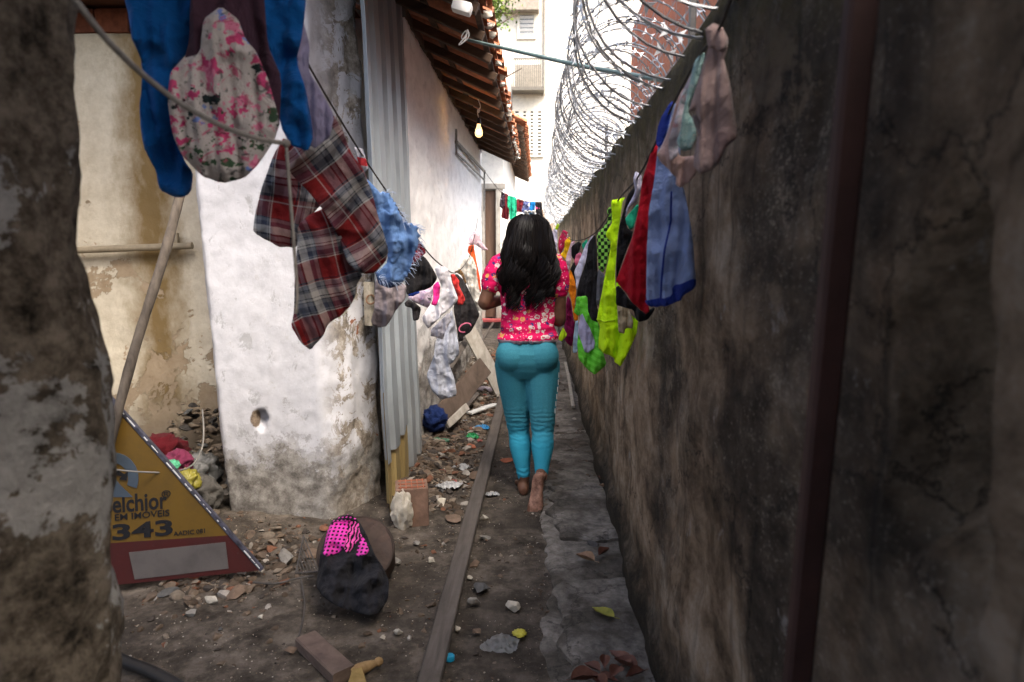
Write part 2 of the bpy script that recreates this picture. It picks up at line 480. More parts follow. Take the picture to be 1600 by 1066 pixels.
WHITE = m_white_plaster('whitewashed_plaster')
_hb = at(402, 655, 3.2)
BLOCKW = m_white_plaster('chipped_whitewash', (.52, .52, .545), 1.15, .45, hole=(_hb.x+1.2, _hb.y-3.3, _hb.z))
HOUSEW = m_white_plaster('rough_whitewash', (.83, .82, .79), .55, .95)
FARW = m_white_plaster('painted_render', (.84, .81, .74), .35, .3)
BEIGE = m_beige_plaster(); BLACKW = m_black_wall(); PILLAR = m_pillar(); GROUND = m_ground(); CONC = m_concrete()
RUBBLE = m_rubble(); TILE = m_tile(); BRICK = m_brick(); SHEET = m_metal_sheet(); YSHEET = m_yellow_sheet()
GREYWOOD = m_wood('weathered_grey_wood', (.048, .040, .034), (.12, .102, .088), .6, (1, .08, 1), scale=30)
PALEWOOD = m_wood('sun_bleached_wood', (.24, .215, .18), (.44, .41, .36), .35, (1, 1, .15), scale=22)
DARKWOOD = m_wood('dark_roof_timber', (.045, .028, .018), (.12, .075, .048), .3, (.2, 1, 1), scale=20)
BROWNWOOD = m_wood('brown_stained_wood', (.055, .038, .028), (.13, .095, .072), .3, (1, .3, .3), scale=16)
DOORWOOD = m_wood('brown_door_wood', (.085, .05, .034), (.15, .092, .064), .15, (1, 1, .12), scale=18)
RUST = simple('rust_brown_iron', (.040, .018, .015), .7, .3, .4, 9, .3)
STICKM = m_wood('knotty_stick_wood', (.045, .036, .030), (.15, .125, .10), .6, (1, 1, .4), scale=26)
GREYROPE = simple('grey_cord', (.20, .185, .165), .9, .1, .25, 60)
DARKROPE = simple('dark_cord', (.07, .062, .055), .9, .1, .25, 60)
WIREM = simple('galvanised_wire', (.30, .31, .32), .35, .5, .2, 20, .05, .002, .45)
BARBM = simple('galvanised_barb', (.80, .82, .83), .35, .5, .1, 20, .05, .002, .25)
PIPEM = simple('green_grey_conduit', (.13, .19, .18), .5, .4, .25, 14)
BEIGEPIPE = simple('dirty_cream_pipe', (.26, .22, .155), .6, .3, .25, 14)
CREAM = simple('cream_paint', (.70, .66, .56), .7, .3, .12, 8)
HOLESHADE = simple('painted_recess_shade', (.02, .02, .02), .9, .1)
GLASS = simple('dull_window_glass', (.20, .22, .22), .15, .5, .1)
WHITEPL = simple('white_plastic', (.72, .72, .70), .5, .4, .1)
BLACKPL = simple('black_plastic', (.012, .012, .013), .45, .4, .3)
IRON = simple('old_dark_iron', (.06, .052, .046), .7, .4, .4, 14, .3)
GREYIRON = simple('grey_painted_iron', (.22, .21, .19), .6, .4, .35, 14, .3)
REDBRICK = simple('broken_brick', (.30, .105, .060), .9, .15, .4, 14, .5)
CEMENT = simple('grey_cement', (.22, .205, .18), .92, .15, .35, 12, .6, .01)
PALESTONE = simple('pale_limestone', (.44, .40, .33), .92, .15, .25, 16, .6, .008)
DARKSTONE = simple('dark_grey_stone', (.085, .083, .08), .9, .2, .35, 16, .5, .008)
BROWNSTONE = simple('brown_stone', (.15, .105, .075), .9, .2, .35, 16, .5, .008)
# ------------------------------------------------------------------ ground
def axis(segs):
    out = []
    for a, b, st in segs:
        n = max(1, int(round((b-a)/st)))
        out += [a + (b-a)*i/n for i in range(n)]
    out.append(segs[-1][1]); return out
def gz(x, y):
    z = .014*fbm((x*1.6, y*1.6, 3), 5) + .008*fbm((x*9, y*9, 7), 4) + .004*fbm((x*28, y*28, 1), 3)
    # loose earth banks up against the left walls
    if -1.6 < x < -.36 and 3.2 < y < 9: z += .05*max(0, min(1, (-.40-x)/.4))*min(1, (y-3.2)/.8)
    if x < -1.0 and 2.6 < y < 4: z += .04*min(1, (-1.0-x)/.4)*min(1, (y-2.6)/.5)
    if x > .36: z -= .02
    k = max(0, 1-math.hypot(x+.04, (y-3.6)*.8)/.45)
    return (z - .004)*(1-k) + .004*k
xs = axis([(-80, -6, 12), (-6, -2.6, .4), (-2.6, .44, .022), (.44, 6, .8), (6, 80, 14)])
ys = axis([(-60, -4, 10), (-4, 1.5, .5), (1.5, 5.2, .022), (5.2, 10, .06), (10, 16, .3), (16, 40, 4), (40, 140, 20)])
mb = MB(); nx = len(xs)
mb.v = [Vector((x, y, gz(x, y) if -3 < x < .6 and 1 < y < 14 else -.02)) for y in ys for x in xs]
mb.f = [(j*nx+i, j*nx+i+1, (j+1)*nx+i+1, (j+1)*nx+i) for j in range(len(ys)-1) for i in range(nx-1)]
g = mb.build('ground', GROUND, origin=(0, 0, 0), ang=180, recalc=False); tag(g, 'bare trodden earth floor of the alley', 'ground', kind='structure')

def plate(mb, P3, thick, amp=.004, cell=.02, fr=14, edge=.012, seed=0):
    """a thin irregular slab from a polygon of world points (z = its top)"""
    zt = sum(p.z for p in P3)/len(P3)
    poly = [Vector((p.x, p.y)) for p in P3]
    poly = resample(poly, cell)
    poly = [p + Vector((noise.noise(Vector((p.x*11, p.y*11, seed))), noise.noise(Vector((p.x*11, p.y*11, seed+9)))))*edge for p in poly]
    V, Tt, onb, dist = fill(poly, cell); n = len(V)
    top = []
    for (x, y), d in zip(V, dist):
        top.append((x, y, zt + amp*fbm((x*fr, y*fr, seed), 4) - .008*max(0, 1-d/.02)))
    bot = [(x, y, zt - thick) for x, y in V]
    b = mb.add(top + bot, [])
    E = {}
    for t in Tt:
        mb.f.append([b+i for i in t]); mb.f.append([b+n+i for i in t[::-1]])
        for k in range(3): E[(t[k], t[(k+1) % 3])] = 1
    for (i, j) in list(E):
        if (j, i) not in E: mb.f.append([b+j, b+i, b+n+i, b+n+j])

mb = MB(); plate(mb, [atz(x, y, .006) for x, y in [(848, 500), (880, 500), (905, 560), (940, 680), (985, 790), (1030, 900), (1110, 1110), (870, 1110), (850, 980), (862, 900), (846, 830), (852, 740), (842, 640)]], .06, .014, .022, 6, .035, 40)
tag(mb.build('path', CONC, ang=60), 'crumbled concrete bed of the path under its slabs', 'path', kind='structure')
slabs = [
 [(872, 905), (940, 902), (985, 900), (1012, 925), (1060, 1080), (1010, 1085), (905, 1085), (880, 1010), (868, 960)],
 [(862, 758), (905, 750), (948, 752), (975, 815), (985, 838), (930, 842), (880, 836), (858, 800)],
]
for i, s in enumerate(slabs):
    mb = MB(); plate(mb, [atz(x, y, .022 + .006*(i % 2)) for x, y in s], .08, .008, .02, 9, .045, i*3)
    tag(mb.build('path', CONC, ang=60), ['worn concrete path slab nearest the camera', 'broad worn slab beside the lifted foot', 'slab of the path beyond the broad worn one', 'far slab of the path beside the thin stick'][i], 'path', kind='structure')

# ------------------------------------------------------------------ walls
def rough_wall(name, line, z0, z1, cell, disp, mat, closed=False, topz=None, ymax=None, **k):
    """line: list of (x,y) going round the visible side (outward normal on the right hand)"""
    P = []; N = []
    pts = [Vector(p) for p in line]; L = len(pts)
    for i in range(L if closed else L-1):
        a, b = pts[i], pts[(i+1) % L]; d = b-a; c = cell if not callable(cell) else cell(a, b)
        n = max(1, int(d.length/c)); nn = Vector((d.y, -d.x)).normalized()
        for q in range(n): P.append(a + d*(q/n)); N.append(nn)
    if not closed: P.append(pts[-1]); N.append(N[-1])
    # smooth the normals round corners
    M = len(P); S = [(N[i] + (N[i-1] if (i or closed) else N[i]) + N[(i+1) % M if closed else min(M-1, i+1)]).normalized() for i in range(M)]
    zc = cell if not callable(cell) else .03
    nz = max(1, int((z1-z0)/zc)); mb = MB(); s = 0
    for i in range(M):
        if i: s += (P[i]-P[i-1]).length
        for j in range(nz+1):
            z = z0 + (z1-z0)*j/nz
            d = disp(s, z, P[i]) 
            dd, du = d if isinstance(d, tuple) else (d, 0)
            tg = Vector((-S[i].y, S[i].x))
            q = P[i] + S[i]*dd + tg*du
            zz = z
            if j == nz and topz: zz = z + topz(P[i])
            mb.v.append(Vector((q.x, q.y, zz)))
    for i in range(M if closed else M-1):
        for j in range(nz):
            a = i*(nz+1)+j; b = ((i+1) % M)*(nz+1)+j
            mb.f.append((a, b, b+1, a+1))
    mb.f.append([i*(nz+1)+nz for i in range(M)])
    return mb.build(name, mat, ang=180, **k)

# the long blackened wall on the right
def d_black(s, z, p):
    v = (p.x*3, p.y*1.8, z*2.2)
    d = .014*fbm(v, 4) + .006*fbm((p.x*14, p.y*9, z*11), 4)
    # broken cavities in the render close to the camera
    for (cy, cz, ry, rz, dep) in ((.665, 1.17, .075, .19, .085), (.645, 1.30, .05, .10, .03), (.62, 1.02, .05, .07, .03), (1.0, 1.5, .05, .08, .012), (1.55, .55, .10, .07, .012)):
        r = math.hypot((p.y-cy)/ry, (z-cz)/rz) + .45*noise.noise(Vector((p.y*16, z*9, cy)))
        if r < 1: d -= dep*min(1, (1-r)*2.2)
    if z < .16: d += .035*min(1, (.16-z)/.05) * (.7+.6*noise.noise(Vector((p.y*2.2, 0, 1))))
    return d
WX = .385
line = [(WX+.16, -1.2), (WX+.16, 13.6), (WX, 13.6), (WX, 3.3), (WX, 1.6), (WX, .2), (WX, -1.2)]
def cellf(a, b):
    if abs(a.x-b.x) > .01 or a.x > WX+.1: return .3 if a.x > WX+.1 and b.x > WX+.1 else .05
    lo = min(a.y, b.y); hi = max(a.y, b.y)
    return .014 if hi <= 1.61 and lo >= .19 else .022 if hi <= 3.31 and lo >= .19 else .05 if lo > 1 else .2
bw = rough_wall('boundary_wall', line, -.1, 1.84, cellf, lambda s, z, p: d_black(s, z, p) if p.x < WX+.05 else 0, BLACKW, closed=True,
    topz=lambda p: .02*noise.noise(Vector((p.y*6, p.x*3, 0))) + .02*noise.noise(Vector((p.y*1.3, 0, 4))), origin=(WX, 6, 0))
tag(bw, 'long mould blackened plaster wall on the right under the razor wire', 'wall')

# crumbling pillar close on the left
def d_pil(s, z, p):
    v = (p.x*5, p.y*5, z*4)
    lump = -.006 + .018*max(0, min(1, (z-.85)/.2)) - .03*max(0, noise.noise(Vector((3, 1, z*4.2))))
    return .022*fbm(v, 4) + .012*abs(fbm((p.x*13, p.y*13, z*10), 4)) - (z-1.2)*.023 + lump*.6
e0 = atx(118, 60, -.62)
fp = [(-1.15, .80), (-.69, .80), (-.645, .86), (-.632, .93), (-.66, .99), (-.76, 1.05), (-1.15, 1.08)]
pl = rough_wall('plaster_pillar', fp, -.1, 2.3, .016, d_pil, PILLAR, closed=True, origin=(-.9, .95, 0))
tag(pl, 'crumbling brown plaster pillar at the left edge, closest to the camera', 'pillar')

# whitewashed wall end between the yard and the metal sheet
def d_blk(s, z, p):
    d = .005*fbm((p.x*4, p.y*4, z*4), 3) + .0022*fbm((p.x*24, p.y*24, z*24), 3)
    if p.x > -1.02: d += .016*fbm((p.x*9+5, p.y*9, z*4.5), 4)      # the broken corner
    if z < .30+.06*noise.noise(Vector((p.x*6, 0, 2))): d += .006*fbm((p.x*16, p.y*16, z*16), 3) - .002
    hc = HOLE; r = math.hypot((p.x-hc.x)/.034, (z-hc.z)/.052) + .5*noise.noise(Vector((p.x*40, 0, z*40)))
    if r < 1 and p.y < 3.3: d -= .05*min(1, (1-r)*2.5)
    du = 0
    if p.x < -1.45: du = .020*fbm((0, 3, z*6), 5)
    return d, du
HOLE = at(402, 655, 3.2)
xl = at(300, 300, 3.2).x; xr = at(508, 600, 3.2).x
blk = rough_wall('whitewashed_wall', [(xl, 3.75), (xl+.0, 3.24), (xl+.03, 3.2), (xr-.02, 3.19), (xr+.03, 3.215), (xr+.07, 3.27), (-.83, 3.52), (-.86, 3.62), (-.95, 3.75)], -.1, 2.75, .016, d_blk, BLOCKW, closed=True, origin=(-1.2, 3.3, 0))
# the left edge leans: narrower at the foot, as in the photograph
for v in blk.data.vertices:
    v.co.x -= .075*max(0, (v.co.z-.2)/2.3)*max(0, min(1, (v.co.x-(-1.2+1.2))/.25)); v.co.x += .075*max(0, 1-v.co.z/1.6)*max(0, min(1, 1-(v.co.x-1.2*0-(xl+1.2))/.45))
tag(blk, 'chipped whitewashed wall with a hole, between the sign and the metal sheet', 'wall')

# beige wall at the back of the yard
def d_bg(s, z, p): return .012*fbm((p.x*3, p.y*3, z*3), 4)
bx0 = at(60, 300, 4.0).x
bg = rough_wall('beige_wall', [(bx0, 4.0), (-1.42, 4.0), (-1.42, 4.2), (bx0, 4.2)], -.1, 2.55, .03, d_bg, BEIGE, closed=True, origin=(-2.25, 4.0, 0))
tag(bg, 'stained beige plaster wall behind the leaning stick', 'wall')
mb = MB()
for i in range(9): mb.box((bx0+.12+i*.2, 4.1, 2.62), (.19, .22, .13), bev=.008, jit=.003)
mb.build('brick_course', simple('old_brick', (.16, .06, .038), .9, .15, .4, 14, .5), parent=bg)
mb = MB(); mb.box((-2.2, 3.95, 2.73), (2.2, .9, .05), bev=.004)
for i in range(5): mb.box((-3.0+i*.4, 3.95, 2.69), (.06, .9, .06), bev=.004)
mb.build('eave', simple('rust_brown_board', (.11, .048, .032), .9, .15, .4, 6, .4), parent=bg)
mb = MB(); a = at(70, 393, 3.94); b = at(300, 384, 3.94); mb.tube([a, a.lerp(b, .5), b], .021, 10)
mb.box(at(272, 372, 3.965), (.05, .03, .06), bev=.006)
thing('pipe', mb, BEIGEPIPE, 'horizontal cream pipe fixed across the beige wall', 'pipe')
# side wall closing the yard on the far left
mb = MB(); mb.box((bx0-.1, 2.6, 1.3), (.15, 3.2, 2.8)); tag(mb.build('yard_wall', BEIGE), 'side wall closing the little yard on the left', 'wall')

# ------------------------------------------------------------------ left house: wall, roof, rafters
HX = -.80; WY0, WY1 = 4.25, 9.85; EX, EZ = -.29, 2.54
house = empty('tiled_house', (HX-1, 7, 0), 'whitewashed house with a clay tile roof over the left side of the alley', 'house')
def d_hw(s, z, p): return .010*fbm((p.x*5, p.y*5, z*5), 4) + .006*fbm((p.x*19, p.y*19, z*19), 3) + (.02*fbm((p.x*8, p.y*8, z*8), 3) if z < .7 else 0)
def m_house():
    m = m_white_plaster('house_whitewash', (.88, .87, .85), .35, .95, cs=.45)
    nt = m.node_tree; return m
hw = rough_wall('wall', [(-3.2, WY0), (HX, WY0), (HX, WY1), (-3.2, WY1)], -.1, 2.70, .03, d_hw, m_house(), closed=True, parent=house)
mb = MB(); mb.box((HX-.06, (WY0+WY1)/2, 2.735), (.14, WY1-WY0-.02, .07), bev=.01); mb.build('wall_plate', BROWNWOOD, parent=house)

def tiled_slope(house, y0, y1, ex, ez, slope, length, per=.20, course=.36):
    """half round clay tiles laid down the slope; the eave edge is at (ex, ez)"""
    mb = MB(); ny = int((y1-y0)/per); dx = -math.cos(slope); dz = math.sin(slope)
    nc = int(length/course)
    for i in range(ny):
        for up in (0, 1):
            yc = y0 + (i + (.5 if up else 0))*per + random.uniform(-.006, .006)
            for c in range(nc):
                s0 = c*course - .05 + random.uniform(-.02, .015) + (0 if up else .05); s1 = s0 + course + .05
                r0 = per*.40; r1 = per*.33; lift0 = .012; lift1 = 0
                if not up: r0, r1 = r1, r0
                rings = []
                for (s, r, l) in ((s0, r0, lift0), (s1, r1, lift1)):
                    outer = []; inner = []
                    for k in range(9):
                        a = math.pi*k/8
                        for (rr, lst) in ((r, outer), (r-.011, inner)):
                            h = rr*math.sin(a)*.62 if up else -rr*math.sin(a)*.62
                            if up: h += .062
                            else: h += .055
                            px = ex + dx*s - dz*0; pz = ez + dz*s + l + h
                            lst.append(Vector((px, yc + rr*math.cos(a), pz)))
                    rings.append(outer + inner[::-1])
                mb.loft(rings)
    return mb.build('roof', TILE, parent=house)
SL = math.atan2(2.77-EZ, EX-HX)
tiled_slope(house, 2.55, 9.75, EX, EZ+.03, SL, 2.6)
y = 2.7
while y < 9.8:
    mb = MB(); p0 = Vector((EX-.02+random.uniform(-.02, .02), y, EZ)); p1 = p0 + Vector((-math.cos(SL), 0, math.sin(SL)))*2.4
    mb.beam(p0 - Vector((0, 0, .02)), p1 - Vector((0, 0, .02)), .045, .055, bev=.006); mb.build('rafter', DARKWOOD, parent=house)
    y += .45
# battens under the tiles, and the white mortar plugs at the eave
mb = MB()
for k in range(7):
    q = Vector((EX, 0, EZ+.022)) + Vector((-math.cos(SL), 0, math.sin(SL)))*(.04 + k*.36)
    mb.beam((q.x, 2.6, q.z), (q.x, 9.75, q.z), .035, .02, bev=.003)
mb.build('batten', DARKWOOD, parent=house)
mb = MB(); rr = random.Random(4); y = 2.72
while y < 9.7:
    mb = MB(); mb.stone((EX+.005, y+.22, EZ+.075), .042, 1, rr.random(), 5, .8); mb.build('mortar_plug', CREAM, parent=house); y += .2 if rr.random() < .8 else .4

# ------------------------------------------------------------------ second house further on
h2 = empty('tiled_house', (-1.8, 14, 0), 'white house further down the alley, its tiled eave beyond the hanging bulb', 'house')
mb = MB()
dz0, dz1 = at(765, 497, 12).z, at(765, 296, 12).z; dx0, dx1 = at(757, 400, 12).x, at(776, 400, 12).x
x0, x1 = -3.2, -.60; T_ = 3.28
mb.box(((x0+dx0)/2, 12.1, T_/2), (dx0-x0, .2, T_)); mb.box(((dx1+x1)/2, 12.1, T_/2), (x1-dx1, .2, T_))
mb.box(((dx0+dx1)/2, 12.1, (dz1+T_)/2), (dx1-dx0, .2, T_-dz1)); mb.box(((dx0+dx1)/2, 12.1, dz0/2-.05), (dx1-dx0, .2, dz0))
mb.box((x1-.1, 15.3, T_/2), (.2, 6.18, T_)); mb.box((x0+.1, 15.3, T_/2), (.2, 6.18, T_)); mb.box(((x0+x1)/2, 18.5, T_/2), (x1-x0, .2, T_))
mb.build('wall', FARW, parent=h2, smooth=False)
mb = MB(); mb.box(((dx0+dx1)/2, 12.06, (dz0+dz1)/2), (dx1-dx0-.03, .05, dz1-dz0-.03), bev=.004); 
dr = mb.build('door', DOORWOOD, parent=h2)
mb = MB(); mb.ell((dx1-.05, 12.01, dz0+1.0), .025); mb.build('handle', IRON, parent=dr)
mb = MB()
mb.box((dx0-.02, 11.985, (dz0+dz1)/2), (.06, .05, dz1-dz0), bev=.005); mb.box((dx1+.03, 11.985, (dz0+dz1)/2), (.08, .05, dz1-dz0), bev=.005)
mb.box(((dx0+dx1)/2, 11.985, dz1+.05), (dx1-dx0+.3, .06, .09), bev=.005); mb.build('door_frame', PALEWOOD, parent=h2)
mb = MB(); mb.box(((dx0+dx1)/2, 11.9, dz0-.03), (.4, .2, .05), bev=.008); mb.build('door_step', simple('red_step', (.30, .06, .06)), parent=h2)
E2X, E2Z = -.215, 3.2
SL2 = math.radians(24)
tiled_slope(h2, 10.7, 18.4, E2X, E2Z+.03, SL2, 2.2, .22)
y = 10.8
while y < 18.4:
    mb = MB(); p0 = Vector((E2X-.02, y, E2Z-.02)); p1 = p0 + Vector((-math.cos(SL2), 0, math.sin(SL2)))*2.1
    mb.beam(p0, p1, .06, .08, bev=.006); mb.build('rafter', DARKWOOD, parent=h2); y += .5
# ------------------------------------------------------------------ brick building behind the right wall
bb = empty('brick_building', (1.6, 4, 0), 'bare orange brick building behind the razor wire on the right', 'building')
BX = .84; BY1 = at(978, 100, 1).x and BX/( (978-840)/F ) 
mb = MB(); mb.box((BX+1.0, (.6+BY1)/2, 1.6), (2.0, BY1-.6, 3.4)); mb.build('wall', BRICK, parent=bb, smooth=False)
mb = MB(); rr = random.Random(9)
for k in range(60):                                                  # lumps of mortar squeezed out of the joints
    yy = rr.uniform(.8, BY1-.05); zz = -.1 + .19*rr.randint(10, 17)
    mb.stone((BX-.004, yy, zz), rr.uniform(.012, .03), 1, k, 5, .5)
mb.build('mortar', CEMENT, parent=bb)['kind'] = 'stuff'
mb = MB(); mb.box((BX+1.02, (.6+BY1)/2-.05, 3.345), (2.0, BY1-.7, .08), bev=.01); mb.build('roof_slab', CEMENT, parent=bb)
# ------------------------------------------------------------------ apartment building at the far end
ap = empty('apartment_building', (2, 28, 0), 'tall pale apartment building closing the far end of the alley', 'building')
AY = 26.0
mb = MB(); ax0 = at(774, 300, AY).x; axr = at(852, 100, AY).x
mb.box(((ax0+axr)/2, AY+3, 8), (axr-ax0, 6, 16.4)); mb.box(((axr+6)/2, AY+3.2, 8), (6-axr, 6, 16.4)); mb.build('wall', m_white_plaster('tower_render', (.80, .75, .64), .35, .3), parent=ap, smooth=False)
def far_rect(px0, py0, px1, py1): 
    a = at(px0, py1, AY); b = at(px1, py0, AY); return a.x, a.z, b.x, b.z
def far_window(px0, py0, px1, py1, slats):
    x0, z0, x1, z1 = far_rect(px0, py0, px1, py1); m = MB()
    t = .09
    m.box(((x0+x1)/2, AY-.03, z1-t/2), (x1-x0, .08, t)); m.box(((x0+x1)/2, AY-.03, z0+t/2), (x1-x0, .08, t))
    m.box((x0+t/2, AY-.03, (z0+z1)/2), (t, .08, z1-z0-2*t)); m.box((x1-t/2, AY-.03, (z0+z1)/2), (t, .08, z1-z0-2*t))
    f = m.build('window', CREAM, parent=ap, smooth=False)
    m = MB(); m.box(((x0+x1)/2, AY-.012, (z0+z1)/2), (x1-x0-2*t, .02, z1-z0-2*t)); m.build('pane', GLASS, parent=f, smooth=False)
    m = MB()
    for k in range(slats):
        zz = z0+t + (z1-z0-2*t)*(k+.5)/slats
        m.box(((x0+x1)/2, AY-.05, zz), (x1-x0-2*t-.01, .02, (z1-z0)/slats*.55), rot=Matrix.Rotation(.5, 3, 'X'))
    m.build('louvre', WHITEPL, parent=f, smooth=False)
far_window(808, 20, 838, 62, 5); far_window(810, -60, 838, -12, 5)
x0, z0, x1, z1 = far_rect(803, 99, 848, 142); m = MB()               # balcony grille
m.box(((x0+x1)/2, AY-.3, z0-.06), (x1-x0+.1, .7, .12)); m.box(((x0+x1)/2, AY-.62, z1), (x1-x0, .04, .05))
for k in range(15): m.box((x0+(x1-x0)*k/14, AY-.62, (z0+z1)/2), (.025, .025, z1-z0))
m.build('balcony_grille', simple('grille_paint', (.16, .145, .12), .6), parent=ap, smooth=False)
m = MB(); m.box(((x0+x1)/2, AY+.01-.03, (z0+z1)/2), (x1-x0-.15, .05, z1-z0-.1)); m.build('balcony_door', simple('drab_shutter', (.30, .27, .22), .7), parent=ap, smooth=False)
x0, z0, x1, z1 = far_rect(803, 173, 848, 244); m = MB()              # pierced ventilation blocks
m.box(((x0+x1)/2, AY-.01, (z0+z1)/2), (x1-x0, .04, z1-z0)); vb = m.build('ventilation_shade_plate', HOLESHADE, parent=ap, smooth=False)  # near-black plate paints the shade inside the pierced openings
m = MB()
for k in range(5): m.box((x0+(x1-x0)*k/4, AY-.05, (z0+z1)/2), (.10 if k in (0, 4) else .17, .1, z1-z0+.1))
for k in range(14): m.box(((x0+x1)/2, AY-.05+.0, z0+(z1-z0)*k/13), (x1-x0, .09, .065))
m.build('ventilation_block', CREAM, parent=ap, smooth=False)
m = MB(); a = at(851, -40, AY); m.tube([(a.x+.02, AY-.1, 15.5), (a.x+.02, AY-.1, at(851, 150, AY).z)], .06, 8); b = at(800, 130, AY)
m.tube([(b.x, AY-.06, b.z), (b.x, AY-.06, at(800, 172, AY).z)], .025, 6); m.build('drainpipe', simple('drainpipe_grey', (.38, .35, .30)), parent=ap)
m = MB(); m.box((at(840, 2, AY).x-.6, AY-.2, at(830, 10, AY).z), (1.3, .5, .5)); m.build('concrete_ledge', simple('ledge_render', (.30, .26, .21)), parent=ap, smooth=False)

# gate and low wall at the very end of the alley
mb = MB(); a = at(850, 310, 14.2); b = at(895, 300, 14.2)
for k in range(5):
    xx = .02 + k*.125; mb.box((xx, 14.2+.01*(k % 2), 1.05+random.uniform(-.03, .03)), (.118, .03, 2.25), bev=.004)
mb.beam((-.05, 14.23, .5), (.6, 14.23, .5), .03, .09); mb.beam((-.05, 14.23, 1.7), (.6, 14.23, 1.7), .03, .09)
thing('plank_gate', mb, m_wood('gate_wood', (.16, .115, .08), (.33, .25, .18), .5, (1, 1, .1), scale=16), 'weathered plank gate at the far end of the right wall', 'gate')
mb = MB(); mb.box((-.32, 14.3, .95), (.56, .12, 2.0), bev=.01, jit=.01); thing('yard_wall', mb, m_white_plaster('end_wall_render', (.48, .43, .35), .8, .8), 'low weathered wall beside the far plank gate', 'wall')

# ------------------------------------------------------------------ tree behind the roof
tr = empty('tree', (-1.75, 20.2, 0), 'sunlit green tree showing above the tiled roof', 'tree')
tc = at(748, -30, 20); mb = MB(); rr = random.Random(3)
top = Vector((tc.x, 20.2, tc.z))
mb.tube(catmull([Vector((tc.x-.4, 20.2, -.1)), Vector((tc.x-.5, 20.3, 3)), Vector((tc.x-.2, 20.2, 5.6)), top], 6), [.2-.15*i/18 for i in range(19)], 10)
for k in range(16):
    b0 = Vector((tc.x-.25, 20.2, rr.uniform(4.8, tc.z))); d = Vector((rr.gauss(0, 1), rr.gauss(0, 1), rr.uniform(0, .8))).normalized()
    mb.tube([b0, b0+d*.7, b0+d*1.5+Vector((0, 0, .3))], [.05, .03, .012], 6)
mb.build('trunk', BROWNWOOD, parent=tr)
mb = MB()
cl = []
for k in range(46):
    d = Vector((rr.gauss(0, 1), rr.gauss(0, 1), rr.gauss(0, 1))).normalized()
    cl.append(top + Vector((d.x*1.35, d.y*1.35, d.z*1.6))*rr.uniform(.35, 1))
for k in range(9000):
    c = rr.choice(cl); p = c + Vector((rr.gauss(0, .25), rr.gauss(0, .25), rr.gauss(0, .2)))
    d = Vector((rr.gauss(0, 1), rr.gauss(0, 1), rr.gauss(-.5, .6))).normalized(); u, w = perp(d); L = rr.uniform(.07, .14); ww = L*.3
    u = (u*math.cos(k) + w*math.sin(k))
    mb.add([p, p+d*L*.5+u*ww, p+d*L, p+d*L*.5-u*ww], [(0, 1, 2, 3)])
t = T('sunny_leaf', .6, .3); t.color(t.ramp(t.island(), [(0, (.06, .12, .02)), (.5, (.12, .20, .03)), (1, (.20, .26, .05))]))
t.b.inputs['Transmission Weight'].default_value = 0
mb.build('crown', t.m, parent=tr, recalc=False, smooth=False)

# ------------------------------------------------------------------ metal sheet, latch, yellow sheet
def corrugated(name, y0, y1, x, z0f, z1, pitch, depth, mat, label, cat, lean=0, trap=True):
    prof = []; n = int((y1-y0)/pitch*12)
    for i in range(n+1):
        y = y0 + (y1-y0)*i/n; ph = ((y-y0)/pitch) % 1
        if trap: o = max(0, min(1, (abs(ph-.5)-.17)/.08))
        else: o = .5+.5*math.cos(2*math.pi*ph)
        prof.append((y, o*depth))
    mb = MB(); nz = 30; m = len(prof)
    for side in (0, 1):
        for i, (y, o) in enumerate(prof):
            zb = z0f(y)
            for j in range(nz+1):
                z = zb + (z1-zb)*j/nz
                mb.v.append(Vector((x + o + lean*(z-1) - .0025*side + .006*fbm((y*2, z*2, side*0+3), 2), y, z)))
    st = nz+1
    for i in range(m-1):
        for j in range(nz):
            a = i*st+j; mb.f.append((a, a+st, a+st+1, a+1)); b = m*st+a; mb.f.append((b, b+1, b+st+1, b+st))
    for i in range(m-1):
        for j in (0, nz): a = i*st+j; b = m*st+a; mb.f.append((a, b, b+st, a+st))
    for j in range(nz):
        for i in (0, m-1): a = i*st+j; b = m*st+a; mb.f.append((a, a+1, b+1, b))
    return thing(name, mb, mat, label, cat, ang=25)
def zsheet(y):
    t = (y-3.28)/(4.22-3.28)
    if t < .60: return .26 + .05*math.floor(t*6)/2 + .02*noise.noise(Vector((y*14, 0, 0)))
    return .03 + .02*t
corrugated('metal_sheet', 3.28, 4.22, -.795, zsheet, 2.75, .235, .036, SHEET, 'tall grey corrugated metal sheet standing beside the whitewashed wall', 'metal sheet', -.028)
corrugated('fibreglass_sheet', 3.295, 3.93, -.801, lambda y: -.03, .62, .235, .034, YSHEET, 'yellowed fibreglass sheet showing below the torn bottom of the metal sheet', 'plastic sheet', -.028, True)
mb = MB(); a = at(572, 465, 3.42); mb.box((a.x+.02, a.y-.02, a.z-.03), (.03, .05, .22), rot=Matrix.Rotation(.9, 3, 'Z'), bev=.004)
lt = thing('door_latch', mb, simple('pale_rusty_latch', (.42, .37, .28), .8, .3, .4, 30), 'rusty hasp plate with a ring beside the metal sheet', 'latch')
mb = MB(); c = at(580, 468, 3.38); mb.tube([c + Vector((math.cos(q)*.022, -.01+.008*math.sin(q), math.sin(q)*.022)) for q in [k*6.283/18 for k in range(19)]], .0045, 8); mb.build('ring', simple('rusty_ring', (.20, .11, .06), .7), parent=lt)

